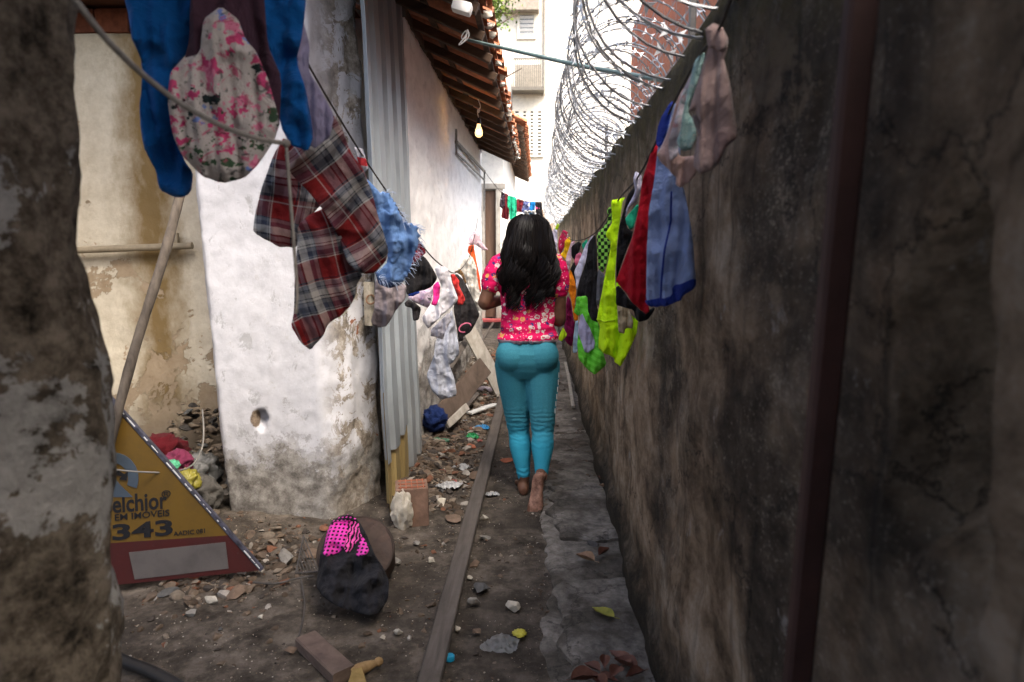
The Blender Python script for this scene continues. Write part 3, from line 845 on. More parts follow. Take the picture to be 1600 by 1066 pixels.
# ------------------------------------------------------------------ post, pipe, rails, bulb
mb = MB(); a = at(1352, -60, .74); b = at(1240, 1120, .80)
mb.beam(a, b + (b-a)*.55, .030, .022, up=(0, 1, 0), bev=.004)
thing('iron_post', mb, RUST, 'rust brown iron post standing in front of the blackened wall', 'post')
mb = MB(); a = at(738, 64, 3.9); b = at(912, 104, 2.7); c = at(1050, 128, 2.3); d_ = at(1085, 140, 2.1)
mb.tube([a - (b-a)*.05, a, b, c, d_], .0085, 10)
cp = thing('conduit', mb, PIPEM, 'thin green grey conduit crossing from the eave to the razor wire', 'pipe')
mb = MB(); a = at(722, 12, 3.3); mb.box(a, (.09, .07, .05), rot=Matrix.Rotation(.3, 3, 'Y'), bev=.012); thing('plastic_tub', mb, WHITEPL, 'white plastic box tucked under the rafters', 'box')
mb = MB(); a = at(722, 62, 3.75); pts = []
for k in range(30):
    q = k/29; pts.append(a + Vector((.022*math.sin(q*17+1)+.02*q, .012*math.cos(q*11), .05 - .085*abs(math.sin(q*7.5))*(1-.4*q))))
mb.tube(pts, .003, 6); thing('cord_loop', mb, WHITEPL, 'loop of white cord tied near the conduit under the eave', 'cord')
BY = 6.0; bt = at(748, 172, BY); bbm = at(749, 212, BY)
bulb = empty('light_bulb', (bt.x, BY, bbm.z), 'lit filament bulb hanging from the rafters of the tiled roof', 'bulb')
mb = MB(); mb.tube(catmull([Vector((bt.x-.02, BY, bt.z+.12)), Vector((bt.x+.015, BY, bt.z+.03)), Vector((bt.x-.01, BY, bt.z-.01)), Vector((bt.x, BY, bt.z-.07))], 6), .004, 6)
for k in range(4): mb.ell((bt.x+random.uniform(-.01, .01), BY, bt.z-.005*k), .010, 1)
mb.build('cord', WHITEPL, parent=bulb)
L = bt.z - bbm.z
mb = MB(); mb.tube([(bt.x, BY, bt.z-.065), (bt.x, BY, bt.z-.115)], [.017, .020], 12); mb.build('socket', BLACKPL, parent=bulb)
prof = [(.0, .014), (.02, .017), (.045, .027), (.075, .033), (.095, .029), (.108, .015), (.111, .002)]
mb = MB(); mb.tube([(bt.x, BY, bt.z-.115-z) for z, r in prof], [r for z, r in prof], 16)
t = T('bulb_glass', .05, .5); t.color((1, .93, .8)); t.b.inputs['Transmission Weight'].default_value = 1; t.b.inputs['IOR'].default_value = 1.05
t.b.inputs['Emission Color'].default_value = (1, .62, .25, 1); t.b.inputs['Emission Strength'].default_value = .35
mb.build('glass', t.m, parent=bulb)
mb = MB(); mb.tube([(bt.x+.010*math.cos(k*1.9), BY+.010*math.sin(k*1.9), bt.z-.165-.03*abs(math.sin(k*.8))) for k in range(16)], .0035, 6)
t = T('filament', .5); t.color((1, .7, .3)); t.b.inputs['Emission Color'].default_value = (1, .55, .18, 1); t.b.inputs['Emission Strength'].default_value = 40
mb.build('filament', t.m, parent=bulb)
# the old rail bracket on the house wall
ra = atx(713, 222, HX+.02); rb = atx(757, 268, HX+.06)
mb = MB(); mb.beam(ra, rb, .03, .03); mb.beam(ra + Vector((0, 0, -.10)), rb + Vector((0, 0, -.12)), .02, .02)
mb.beam(ra + Vector((0, 0, .12)), ra + Vector((0, 0, -.12)), .02, .02, up=(0, 1, 0)); mb.beam(rb, rb + Vector((0, -.15, -.55)), .022, .022)
thing('wall_rail', mb, GREYIRON, 'slanting grey iron rail with a brace on the whitewashed house wall', 'rail')

# ------------------------------------------------------------------ razor wire
RX, RZ, RR = WX+.03, 1.84, .295
def coil(y0, y1, pitch, hand, ph, rad, seed):
    pts = []; n = int((y1-y0)/pitch*34)
    for i in range(n+1):
        q = i/34; a = hand*2*math.pi*q + ph; y = y0 + pitch*q
        r = rad*(1 + .15*noise.noise(Vector((y*1.7, seed, 0))) + .03*noise.noise(Vector((q*9, seed, 2))))
        cx = RX + .035*noise.noise(Vector((y*.9, seed, 5))); cz = RZ + RR*.90 + .05*noise.noise(Vector((y*.8, seed, 9)))
        pts.append(Vector((cx + r*math.cos(a), y + .075*math.sin(a*.5+seed) + (.05+.08*noise.noise(Vector((y*2.1, seed, 7))))*math.sin(a+y), cz + r*math.sin(a))))
    return pts
rw = empty('razor_wire', (RX, 6, RZ), 'coiled silver razor wire along the top of the blackened wall', 'razor wire')
mw = MB(); mbb = MB(); rr = random.Random(5)
for pts in (coil(.75, 12.8, .25, 1, 0, RR*1.02, 1), coil(.85, 12.8, .25, -1, 2.2, RR*.98, 2), coil(3.6, 12.8, .42, 1, 1.0, RR*.74, 3)):
    mw.tube(pts, .0042, 5)
    acc = 0; k = 0
    for i in range(1, len(pts)-1):
        acc += (pts[i]-pts[i-1]).length
        if acc >= .072:
            acc = 0; k += 1; d = (pts[i+1]-pts[i-1]).normalized(); u, w = perp(d); a = rr.uniform(0, 6.28)
            u = u*math.cos(a)+w*math.sin(a); w = d.cross(u)*.0009; p = pts[i]; L = .023; W = .0195
            o = [p - d*L*1.25 + u*W, p - d*L*.45 + u*.0035, p + d*L*.45 + u*.0035, p + d*L*1.25 + u*W, p + d*L*1.0 - u*.001 , p + d*L*1.25 - u*W, p + d*L*.45 - u*.0035, p - d*L*.45 - u*.0035, p - d*L*1.25 - u*W, p - d*L*1.0 + u*.001]
            b = mbb.add([q+w for q in o] + [q-w for q in o], [list(range(10)), list(range(10, 20))[::-1]])
            for j in range(10): mbb.f.append([b+j, b+10+j, b+10+(j+1) % 10, b+(j+1) % 10])
for (dx, dz) in ((0, .02), (-.2, .33), (.0, .57)):
    mw.tube([Vector((RX+dx+.01*noise.noise(Vector((y, dx, 0))), y, RZ+dz+.012*noise.noise(Vector((y*1.3, dx, 4))))) for y in [1.25+.3*i for i in range(39)]], .0017, 5)
mw.build('coil', WIREM, parent=rw); mbb.build('barb', BARBM, parent=rw, smooth=False, recalc=False)['kind'] = 'stuff'
for y in (2.1, 4.6, 7.2, 10.0):
    mb = MB(); mb.beam((RX+.03, y, RZ-.05), (RX+.03, y, RZ+.30), .02, .02, up=(0, 1, 0)); mb.build('stake', GREYIRON, parent=rw)

# ------------------------------------------------------------------ unseen roof and back wall, added to shade the near alley
pr = empty('added_shade_roof', (-.6, -1, 0), 'low tiled roof added unseen above the camera to shade the near alley', 'roof')
house_keep = house; tiled_slope(pr, -2.6, 1.6, .36, 2.42, math.radians(9), 2.3)
for y in (-2.2, -1.2, -.2, .6, 1.5):
    mb = MB(); mb.beam((.40, y, 2.40), (-1.9, y, 2.40+.364), .06, .08); mb.build('rafter', DARKWOOD, parent=pr)
mb = MB(); mb.box((-.7, -2.9, 1.5), (4.0, .2, 3.2)); tag(mb.build('added_shade_wall', WHITE), 'unseen wall added behind the camera to block light from the back', 'wall')  # out of view, added to keep light from coming in behind the camera
# ------------------------------------------------------------------ fabrics
def fab(name, rgb, pat=None, sheen=.03, var=.12):
    t = T(name, .92, .1); uv = t.co('UV'); c = t.co()
    n = t.noise(c, 9, 6, .6)
    base = t.ramp(n, [(.3, tuple(x*(1-var) for x in rgb)), (.7, tuple(min(1, x*(1+var)) for x in rgb))])
    if pat: base = pat(t, uv, base)
    t.color(base)
    w = t.noise(c, 16, 6, .55, 1.2); w2 = t.math('ABSOLUTE', t.math('SUBTRACT', t.noise(c, 8, 5, .55, 1.6), .5))
    t.bump(t.math('ADD', t.math('MULTIPLY', w, .7), t.math('ADD', t.math('MULTIPLY', w2, 1.6), t.math('MULTIPLY', t.noise(uv, 700, 2), .06))), .6, .022)
    t.b.inputs['Sheen Weight'].default_value = sheen
    return t.m
def pat_plaid(t, uv, base):
    m = t.n('ShaderNodeMapping'); t.put(m.inputs['Vector'], uv); m.inputs['Rotation'].default_value = (0, 0, RAD(62))
    x = t.xyz(m.outputs[0]); R = (.235, .020, .020); G = (.19, .195, .21); K = (.014, .017, .027); W = (.50, .48, .44); B = (.050, .058, .085)
    st = [(0, R), (.30, K), (.325, R), (.345, W), (.36, G), (.44, K), (.455, G), (.50, W), (.60, K), (.615, W), (.66, K), (.675, G), (.74, B), (.84, G), (.87, K), (.885, W), (.91, R)]
    a = t.ramp(t.math('FRACT', t.math('DIVIDE', x[0], .135)), st, 'CONSTANT')
    st2 = [(0, G), (.16, K), (.19, G), (.26, K), (.29, W), (.42, B), (.50, G), (.56, K), (.58, R), (.86, W), (.885, R), (.95, K)]
    b = t.ramp(t.math('FRACT', t.math('DIVIDE', x[1], .15)), st2, 'CONSTANT')
    return t.mix(.46, a, b)
def pat_cells(scale, thr, stops, rnd=1.0, inner=None):
    def f(t, uv, base):
        w = t.mix(.12, uv, t.noise(uv, scale*1.3, 3, col=True), 'ADD')
        d = t.vor(w, scale, rnd=rnd); c = t.vor(w, scale, out='Color', rnd=rnd)
        col = t.ramp(t.xyz(c)[0], stops, 'CONSTANT')
        if inner: col = t.mix(t.ramp(d, [(inner[0], 1), (inner[0]+.02, 0)]), col, inner[1])
        return t.mix(t.ramp(d, [(thr, 1), (thr+.025, 0)]), base, col)
    return f
def pat_floral(t, uv, base):
    b = pat_cells(24, .42, [(0, (.50, .06, .16)), (.3, (.045, .085, .045)), (.45, (.17, .25, .55)), (.62, (.62, .20, .30)), (.8, (.02, .03, .03)), (.9, (.55, .07, .17))])(t, uv, base)
    n = t.noise(uv, 26, 6, .7, 1.2)
    b = t.mix(t.ramp(n, [(.56, 0), (.6, .8)]), b, (.42, .05, .13))
    return t.mix(t.ramp(t.noise(uv, 45, 4, .6, .8), [(.60, 0), (.63, .7)]), b, (.035, .05, .05))
def pat_dots(t, uv, base):
    return t.mix(t.ramp(t.vor(uv, 62, rnd=.0), [(.26, 1), (.32, 0)]), base, (.012, .010, .015))
def pat_mesh(col, scale):
    def f(t, uv, base):
        x = t.n('ShaderNodeTexChecker'); t.put(x.inputs['Vector'], uv); x.inputs['Scale'].default_value = scale
        return t.mix(x.outputs['Fac'], base, col)
    return f
def pat_stripe(col, per, axis_=0, frac=.5, rot=0):
    def f(t, uv, base):
        m = t.n('ShaderNodeMapping'); t.put(m.inputs['Vector'], uv); m.inputs['Rotation'].default_value = (0, 0, RAD(rot))
        v = t.math('FRACT', t.math('DIVIDE', t.xyz(m.outputs[0])[axis_], per))
        return t.mix(t.ramp(v, [(0, 1), (frac, 0)], 'CONSTANT'), base, col)
    return f
def pat_zebra(t, uv, base):
    x = t.n('ShaderNodeTexWave'); t.put(x.inputs['Vector'], uv); x.inputs['Scale'].default_value = 22; x.inputs['Distortion'].default_value = 6; x.inputs['Detail Scale'].default_value = 2
    return t.mix(t.ramp(x.outputs['Fac'], [(.5, 1), (.55, 0)]), base, (.012, .010, .015))
def pat_denim(t, uv, base):
    n = t.noise(uv, 14, 8, .7); m = t.mix(t.ramp(n, [(.4, 0), (.75, .7)]), base, (.21, .33, .56))
    return t.mix(t.ramp(t.noise(uv, 5, 4), [(.3, .55), (.6, 0)]), m, (.05, .11, .26))
def pat_leopard(t, uv, base):
    d = t.vor(t.mix(.1, uv, t.noise(uv, 60, 3, col=True), 'ADD'), 75); return t.mix(t.ramp(d, [(.30, 0), (.34, 1), (.5, 1), (.54, 0)]), base, (.03, .018, .012))
FB = dict(
 blue=fab('cobalt_cotton', (.006, .088, .29)), floral=fab('rose_print_cotton', (.46, .42, .385), pat_floral),
 plum=fab('dark_plum_cloth', (.060, .030, .045)), lilac=fab('lilac_cloth', (.30, .27, .38)),
 plaid=fab('plaid_flannel', (.3, .3, .3), pat_plaid), denim=fab('light_denim', (.095, .19, .40), pat_denim),
 darkdenim=fab('dark_denim', (.035, .055, .12)), stripe=fab('striped_red_grey', (.30, .30, .34), pat_stripe((.38, .03, .04), .06, 1, .4)),
 mauve=fab('mauve_jersey', (.26, .185, .175), sheen=.2), mauve2=fab('dusty_mauve_cotton', (.24, .205, .215)),
 black=fab('black_cotton', (.014, .013, .014)), black2=fab('faded_black_cloth', (.030, .027, .028)),
 wine=fab('wine_red_lace', (.19, .018, .030), pat_mesh((.10, .010, .018), 160)), pinkprint=fab('pale_print_jersey', (.50, .40, .50), pat_cells(30, .25, [(0, (.28, .18, .36)), (.5, (.60, .30, .42)), (.8, (.06, .06, .07))])),
 hotpink=fab('hot_pink_jersey', (.70, .030, .24)), royal=fab('royal_blue_cloth', (.02, .05, .28)),
 white=fab('off_white_cotton', (.56, .545, .58)), palegrey=fab('pale_grey_terry', (.42, .405, .45)),
 pinstripe=fab('grey_pinstripe', (.33, .345, .40), pat_mesh((.43, .45, .51), 330)), red=fab('scarlet_jersey', (.52, .022, .026)),
 red2=fab('coral_red_cloth', (.55, .040, .038)), leopard=fab('leopard_print', (.33, .20, .09), pat_leopard), cream=fab('cream_cloth', (.58, .56, .51)),
 orange=fab('orange_cloth', (.74, .10, .025)), pinkwhite=fab('pink_white_print', (.66, .50, .56), pat_cells(42, .30, [(0, (.60, .14, .30)), (.6, (.62, .30, .42))])),
 teal=fab('pale_teal_print', (.30, .46, .45), pat_cells(50, .30, [(0, (.42, .48, .48)), (.5, (.12, .24, .24))])),
 pinkbeige=fab('pink_beige_jersey', (.42, .28, .255), sheen=.2), palewash=fab('washed_lilac_print', (.46, .42, .47), pat_cells(28, .30, [(0, (.50, .30, .32)), (.5, (.34, .40, .42))])),
 sky=fab('pale_blue_polyester', (.22, .30, .54), sheen=.1), navy=fab('navy_hem', (.020, .040, .25)),
 sred=fab('deep_red_cotton', (.42, .010, .022)), beigec=fab('beige_cotton', (.40, .32, .20)),
 neon=fab('neon_yellow_polyester', (.56, .92, .010)), gmesh=fab('green_black_mesh', (.28, .62, .10), pat_mesh((.015, .03, .012), 72)),
 grey=fab('mid_grey_cloth', (.13, .13, .145)), lwhite=fab('lavender_white', (.55, .53, .66)), green=fab('bright_green_polyester', (.13, .58, .035), pat_stripe((.17, .66, .06), .030, 1, .5, 20)),
 lav=fab('lavender_lining', (.42, .40, .56)), gprint=fab('green_print', (.14, .60, .05), pat_cells(70, .34, [(0, (.03, .18, .02))])),
 lblue=fab('pale_sky_cloth', (.36, .50, .62)), sorange=fab('saffron_orange', (.86, .26, .015)), magenta=fab('dark_magenta', (.20, .008, .070)),
 lime=fab('lime_cloth', (.50, .78, .02)), yellow=fab('golden_yellow', (.78, .46, .012)), redwhite=fab('crimson_white_print', (.42, .02, .07), pat_cells(22, .36, [(0, (.70, .60, .62)), (.5, (.55, .03, .12))])),
 tan=fab('rust_tan_cloth', (.34, .13, .06)), pinkball=fab('rose_pink', (.66, .16, .26)), emerald=fab('emerald_cloth', (.02, .34, .19)), maroon=fab('maroon_cloth', (.13, .015, .022)),
 dprint=fab('dark_print', (.045, .030, .040), pat_cells(26, .32, [(0, (.28, .22, .32)), (.5, (.02, .02, .03))])), bprint=fab('blue_white_print', (.10, .12, .26), pat_cells(20, .34, [(0, (.55, .55, .62)), (.5, (.02, .03, .08))])),
 blackpink=fab('black_pink_print', (.014, .013, .016), pat_cells(14, .30, [(0, (.42, .06, .16)), (.55, (.014, .013, .016))])), cyanblue=fab('azure_cloth', (.01, .16, .42)),
 dotpink=fab('dotted_pink', (.72, .055, .42), pat_dots), dotblack=fab('zebra_pink', (.72, .09, .36), pat_zebra),
)

class Cloth:
    """a garment cut to an outline, hung at its own depth with folds and fullness; its plane may turn (yaw) and lean"""
    def __init__(s, name, pts, depth, mat, label=None, cat=None, group=None, yaw=0, lean=0, fold=.016, freq=14, thick=.011, soft=1, seed=None, fadein=.18, wr=.006, parent=None, N=1500, fan=.5, axis_=0, uvrot=0, plane=None):
        thick *= .36; fold *= 1.7; freq *= 1.3; wr *= 2.0
        s.seed = seed if seed is not None else (sum(ord(c)*(i+3) for i, c in enumerate(name)) + len(pts)*7 + int(depth*100)) % 97
        s.px = pts; a = RAD(yaw); l = RAD(lean)
        cx = (min(p[0] for p in pts)+max(p[0] for p in pts))/2; ty = min(p[1] for p in pts)
        s.A = at(cx, ty, depth); s.u = Vector((math.cos(a), math.sin(a), 0)); s.w = Vector((-math.sin(a)*math.sin(l), math.cos(a)*math.sin(l), math.cos(l)))
        s.n = s.u.cross(s.w)                                     # towards the camera
        if plane is not None: r0 = ray(cx, ty); s.A = CAM + r0*((plane-CAM).dot(s.n)/r0.dot(s.n))
        s.vd = ((CAM - s.A).normalized()*.8 + s.n*.2).normalized()
        s.uc, s.us = math.cos(RAD(uvrot)), math.sin(RAD(uvrot))
        s.fold, s.freq, s.thick, s.fadein, s.wr, s.fan, s.ax = fold, freq, thick, fadein, wr, fan, RAD(axis_)
        P = s.loc(pts); wd = max(p.x for p in P)-min(p.x for p in P); nf = max(wd*s.freq/2, 2.4); s.freq = 2*nf/wd; s.fold = min(s.fold, .20*wd/nf); s.h = max(p.y for p in P)-min(p.y for p in P); s.top = max(p.y for p in P)
        for _ in range(soft): P = chaikin(P, .13)
        s.P = P
        area = abs(sum(P[i].x*P[(i+1) % len(P)].y-P[(i+1) % len(P)].x*P[i].y for i in range(len(P))))/2
        s.cell = max(.0035, math.sqrt(area/N))
        V, Tt, onb, d = fill(P, s.cell); s.B = np.array([V[i] for i in sorted(onb)])
        mb = MB(); n = len(V); idx = {}
        for i, (x, y) in enumerate(V):
            mb.v.append(s.pos(x, y, d[i], 1)); mb.uv[i] = s.tex(x, y)
        for i, (x, y) in enumerate(V):
            if i in onb: idx[i] = i
            else: idx[i] = len(mb.v); mb.uv[idx[i]] = (x + .37, y); mb.v.append(s.pos(x, y, d[i], -1))
        for t in Tt:
            mb.f.append(t)
            b = [idx[i] for i in t][::-1]
            if not all(i in onb for i in t): mb.f.append(b)
        s.o = mb.build(name, mat, parent=parent, origin=None if parent else s.A, ang=180, recalc=False)
        if label: tag(s.o, label, cat, group)
    def loc(s, pts):
        out = []
        for p in pts:
            d = ray(*p); t = (s.A-CAM).dot(s.n)/d.dot(s.n); q = CAM + d*t - s.A
            out.append(Vector((q.dot(s.u), q.dot(s.w))))
        return out
    def tex(s, x, y):
        x2 = x + .012*noise.noise(Vector((x*8, y*8, s.seed))); y2 = y + .012*noise.noise(Vector((x*8, y*8, s.seed+5)))
        return (x2*s.uc - y2*s.us, x2*s.us + y2*s.uc)
    def disp(s, x, y):
        k = max(0, min(1, (s.top-y)/max(.02, s.h*s.fadein*2))); k = .25 + .75*k
        xx = x*math.cos(s.ax) + y*math.sin(s.ax)
        ph = 2.2*noise.noise(Vector((x*5, y*3.2, s.seed))) + 1.4*noise.noise(Vector((x*12, y*7, s.seed+3)))
        tri = lambda q: math.asin(.97*math.sin(q))*.66
        am = .45 + .75*(.5+.5*noise.noise(Vector((x*4+9, y*2.5, s.seed+1))))
        f = am*(tri(xx*s.freq*2*math.pi*.5 + ph + s.seed) + .42*tri(xx*s.freq*2*math.pi*1.13 + 2*ph + s.seed*2))
        return s.fold*k*f + s.wr*fbm((x*15, y*13, s.seed), 3) + .6*s.wr*(1-abs(noise.noise(Vector((x*11+y*6, y*9-x*5, s.seed+8))))*3)
    def pos(s, x, y, d, side, extra=0):
        t = s.thick*(1-math.exp(-d/(s.thick*.9)))
        wob = 1 + .4*noise.noise(Vector((x*9, y*7, s.seed + (40 if side < 0 else 0))))
        return s.A + s.u*x + s.w*y + s.vd*s.disp(x, y) + s.n*(side*(t*wob + extra))
    def part(s, name, pts, mat, extra=.0025, soft=1, both=False, label=None):
        P = s.loc(pts)
        for _ in range(soft): P = chaikin(P)
        V, Tt, onb, d = fill(P, max(.003, s.cell*.8)); mb = MB(); n = len(V)
        D = np.sqrt(((V[:, None, :]-s.B[None])**2).sum(2)).min(1)
        ins = inside(s.B_poly() , V)
        for i, (x, y) in enumerate(V): mb.v.append(s.pos(x, y, D[i] if ins[i] else 0, 1, extra)); mb.uv[i] = (x, y)
        for i, (x, y) in enumerate(V): mb.v.append(s.pos(x, y, D[i] if ins[i] else 0, -1 if both else 1, extra if both else -.002)); mb.uv[n+i] = (x, y)
        E = {}
        for t in Tt:
            mb.f.append(t); mb.f.append([n+i for i in t[::-1]])
            for k in range(3): E[(t[k], t[(k+1) % 3])] = 1
        for (i, j) in E:
            if (j, i) not in E: mb.f.append([j, i, n+i, n+j])
        o = mb.build(name, mat, parent=s.o, ang=180, recalc=False)
        if label: o['label'] = label
        return o
    def B_poly(s): return np.array([(p.x, p.y) for p in s.P])

LG = 'clothes hung on the left line'; RG = 'clothes hung on the right line'; BG = 'clothes on the line across the alley'
def z2(ox, oy, k, *p): return [(ox+x/k, oy+y/k) for x, y in p]

# ---- left line, nearest first
c = Cloth('shirt', [(185, -45), (205, 40), (222, 100), (219, 190), (225, 225), (244, 268), (250, 298), (275, 306), (299, 300), (302, 268), (283, 236), (267, 180), (268, 112), (292, 84), (335, 62), (384, 60), (398, 88), (430, 128), (439, 200), (455, 229), (480, 237), (491, 216), (480, 150), (463, 95), (474, 40), (482, -45)],
  1.42, FB['blue'], 'cobalt blue shirt with both sleeves dangling, nearest garment at top left', 'shirt', LG, yaw=12, fold=.026, freq=20, thick=.03, N=2600, wr=.012)
Cloth('bag_cloth', [(300, -45), (296, 60), (284, 110), (300, 140), (330, 120), (352, 60), (392, 75), (412, 200), (436, 205), (440, 120), (418, 70), (410, -45)], 1.37, FB['plum'], 'dark plum cloth bunched between the blue sleeves', 'cloth', LG, yaw=10, fold=.02, freq=20, thick=.018)
Cloth('blouse', [(263, 150), (268, 112), (284, 92), (312, 84), (318, 30), (345, 10), (372, 30), (384, 62), (400, 80), (418, 120), (437, 188), (430, 216), (406, 254), (380, 279), (345, 286), (312, 273), (286, 246), (268, 202)],
  1.33, FB['floral'], 'white garment with pink roses and green leaves, in front of the blue shirt', 'blouse', LG, yaw=8, fold=.016, freq=34, thick=.045, N=2000)
Cloth('lilac_cloth', [(455, 30), (470, 20), (484, 70), (482, 110), (500, 140), (522, 180), (515, 215), (488, 235), (466, 180)], 1.55, FB['lilac'], 'thin lilac cloth showing behind the blue sleeve and the plaid shirt', 'cloth', LG, yaw=25)
pl_pts = z2(360, 120, 2.42, (300, 62), (345, 95), (392, 150), (430, 215), (462, 300), (500, 350), (535, 430), (555, 520), (598, 655), (590, 700), (548, 748), (505, 745), (470, 838), (420, 905), (365, 935), (352, 975), (305, 1036), (262, 1000), (229, 940), (240, 890), (242, 780), (252, 650), (180, 640), (84, 590), (92, 520), (125, 400), (160, 290), (205, 235), (270, 260))
PLK = lambda *p: z2(360, 120, 2.42, *p)
ps = Cloth('plaid_shirt', PLK((300, 62), (345, 95), (392, 150), (430, 215), (462, 300), (500, 350), (535, 430), (555, 520), (598, 655), (590, 700), (548, 748), (505, 745), (440, 700), (410, 610), (350, 500), (290, 430), (230, 370), (205, 310), (205, 235), (270, 250)), 1.74, FB['plaid'], 'red grey and black plaid flannel shirt hanging by its side', 'shirt', LG, yaw=32, fold=.030, freq=9, thick=.03, wr=.010, N=1800, axis_=-30, uvrot=-8)
Cloth('sleeve', PLK((165, 290), (205, 225), (240, 300), (300, 400), (350, 480), (300, 530), (262, 560), (252, 650), (180, 640), (84, 590), (92, 520), (125, 400)), 1.79, FB['plaid'], yaw=14, fold=.022, freq=13, thick=.03, parent=ps.o, uvrot=-52, axis_=10)
Cloth('tail', PLK((255, 560), (300, 520), (370, 490), (420, 560), (445, 690), (500, 745), (478, 790), (470, 838), (420, 905), (365, 935), (352, 975), (305, 1036), (262, 1000), (229, 940), (240, 890), (242, 780), (252, 650)), 1.765, FB['plaid'], yaw=26, fold=.026, freq=10, thick=.03, parent=ps.o, uvrot=12, axis_=25)
Cloth('striped_sock', z2(360, 120, 2.42, (465, 265), (500, 272), (512, 310), (522, 350), (505, 365), (485, 330)), 2.1, FB['stripe'], 'small red and grey striped sock above the denim shorts', 'sock', LG, yaw=30)
dpts = z2(360, 120, 2.42, (505, 375), (540, 410), (565, 438))
rr = random.Random(12); top_edge = [(565, 440), (600, 438), (640, 520), (655, 550), (700, 562), (712, 590), (708, 640), (690, 690), (672, 745), (650, 778), (600, 775), (560, 765), (553, 740)]
fr = []
for i in range(len(top_edge)-1):
    a, b = Vector(top_edge[i]), Vector(top_edge[i+1]); n = max(2, int((b-a).length/9)); nn = Vector(((b-a).y, -(b-a).x)).normalized()
    for k in range(n): fr.append(tuple(a.lerp(b, k/n) + nn*((rr.uniform(1, 9)) if k % 2 else rr.uniform(-3, 1))))
dpts = dpts + z2(360, 120, 2.42, *fr) + z2(360, 120, 2.42, (553, 740), (590, 705), (600, 660), (565, 560), (530, 470))
c = Cloth('denim_shorts', dpts, 2.25, FB['denim'], 'pale blue denim shorts with a frayed hem', 'shorts', LG, yaw=34, fold=.018, freq=16, thick=.02, soft=0, N=2600)
c.part('pocket', z2(360, 120, 2.42, (545, 520), (590, 500), (640, 600), (635, 680), (605, 712), (585, 650)), FB['denim'], .004)
mbf = MB()
for k in range(130):                                            # loose white threads of the frayed hem
    i = rr.randint(0, len(top_edge)-2); a = Vector(top_edge[i]).lerp(Vector(top_edge[i+1]), rr.random()); q = z2(360, 120, 2.42, tuple(a))[0]
    p = c.loc([q])[0]; w0 = c.A + c.u*p.x + c.w*p.y + c.n*(c.disp(p.x, p.y)+rr.uniform(-.012, .012)); d = (c.u*rr.uniform(.1, 1) + c.w*rr.uniform(-.9, .4) + c.n*rr.uniform(-.6, .6)).normalized()
    mbf.tube([w0, w0+d*.012, w0+d*.024+Vector((0, 0, -.006))], [.0009, .0008, .0004], 4)
mbf.build('fringe', fab('frayed_thread', (.42, .50, .66)), parent=c.o)
Cloth('dark_denim_cloth', z2(360, 120, 2.42, (545, 735), (600, 745), (655, 770), (640, 790), (600, 800), (560, 785)), 2.42, FB['darkdenim'], 'dark denim cloth hanging just under the frayed shorts', 'cloth', LG, yaw=30)
c = Cloth('sock', z2(540, 380, 3.33, (152, 185), (210, 205), (290, 205), (318, 225), (312, 290), (275, 330), (215, 430), (180, 442), (140, 430), (130, 400), (150, 340)), 2.5, FB['mauve2'], 'large mauve grey sock shaped cloth below the denim shorts', 'sock', LG, yaw=28, fold=.01, thick=.03)
Cloth('lace_cloth', z2(620, 360, 5.925, (100, 290), (150, 210), (190, 95), (225, 110), (270, 205), (230, 240), (190, 290), (130, 325)), 2.75, FB['wine'], 'wine red lace scrap at the top of the black shorts', 'cloth', LG, yaw=30, thick=.012)
Cloth('black_shorts', z2(620, 360, 5.925, (75, 440), (130, 330), (235, 230), (270, 260), (330, 350), (375, 440), (330, 520), (250, 555), (150, 575), (90, 600)), 2.7, FB['black'], 'plain black shorts hung right of the frayed denim', 'shorts', LG, yaw=28, fold=.012, thick=.025)
Cloth('blue_cloth', z2(620, 360, 5.925, (100, 560), (200, 540), (215, 580), (150, 610), (105, 610)), 2.82, FB['royal'], 'scrap of royal blue cloth under the black shorts', 'cloth', LG, yaw=25, thick=.012)
Cloth('top', z2(620, 360, 5.925, (95, 620), (200, 570), (290, 520), (340, 530), (330, 640), (290, 720), (240, 700), (170, 670)), 2.9, FB['pinkprint'], 'pale lilac printed top beside the hot pink cloth', 'top', LG, yaw=25)
Cloth('pink_cloth', z2(620, 360, 5.925, (335, 510), (380, 470), (402, 520), (395, 620), (365, 700), (315, 690), (335, 630)), 2.95, FB['hotpink'], 'bright hot pink cloth strip on the left line', 'cloth', LG, yaw=25)
Cloth('black_sock', z2(620, 360, 5.925, (70, 670), (110, 640), (170, 670), (225, 720), (205, 830), (150, 840), (140, 720), (80, 705)), 2.98, FB['black2'], 'black hanging sock below the lilac printed top', 'sock', LG, yaw=25)
Cloth('white_hoodie', z2(620, 360, 5.925, (350, 350), (400, 325), (470, 350), (500, 460), (540, 560), (570, 640), (500, 720), (410, 790), (350, 860), (290, 910), (240, 845), (235, 800), (300, 700), (390, 640), (420, 520), (375, 430)), 3.1, FB['white'], 'off white hooded top folded over the left line', 'top', LG, yaw=28, fold=.018, freq=12, thick=.035)
Cloth('pale_cuff', z2(620, 360, 5.925, (315, 920), (400, 840), (480, 760), (508, 830), (450, 925), (430, 1015), (350, 985), (312, 980)), 3.2, FB['palegrey'], 'pale grey cuffed sleeve under the white hooded top', 'sleeve', LG, yaw=25)
Cloth('pinstripe_trousers', z2(540, 380, 3.33, (470, 500), (520, 420), (550, 340), (575, 430), (592, 580), (560, 620), (540, 630), (565, 700), (580, 790), (540, 805), (500, 815), (450, 772), (420, 690), (455, 600)), 3.4, FB['pinstripe'], 'long grey pinstripe trousers hanging lowest on the left line', 'trousers', LG, yaw=28, fold=.016, freq=16, thick=.028)
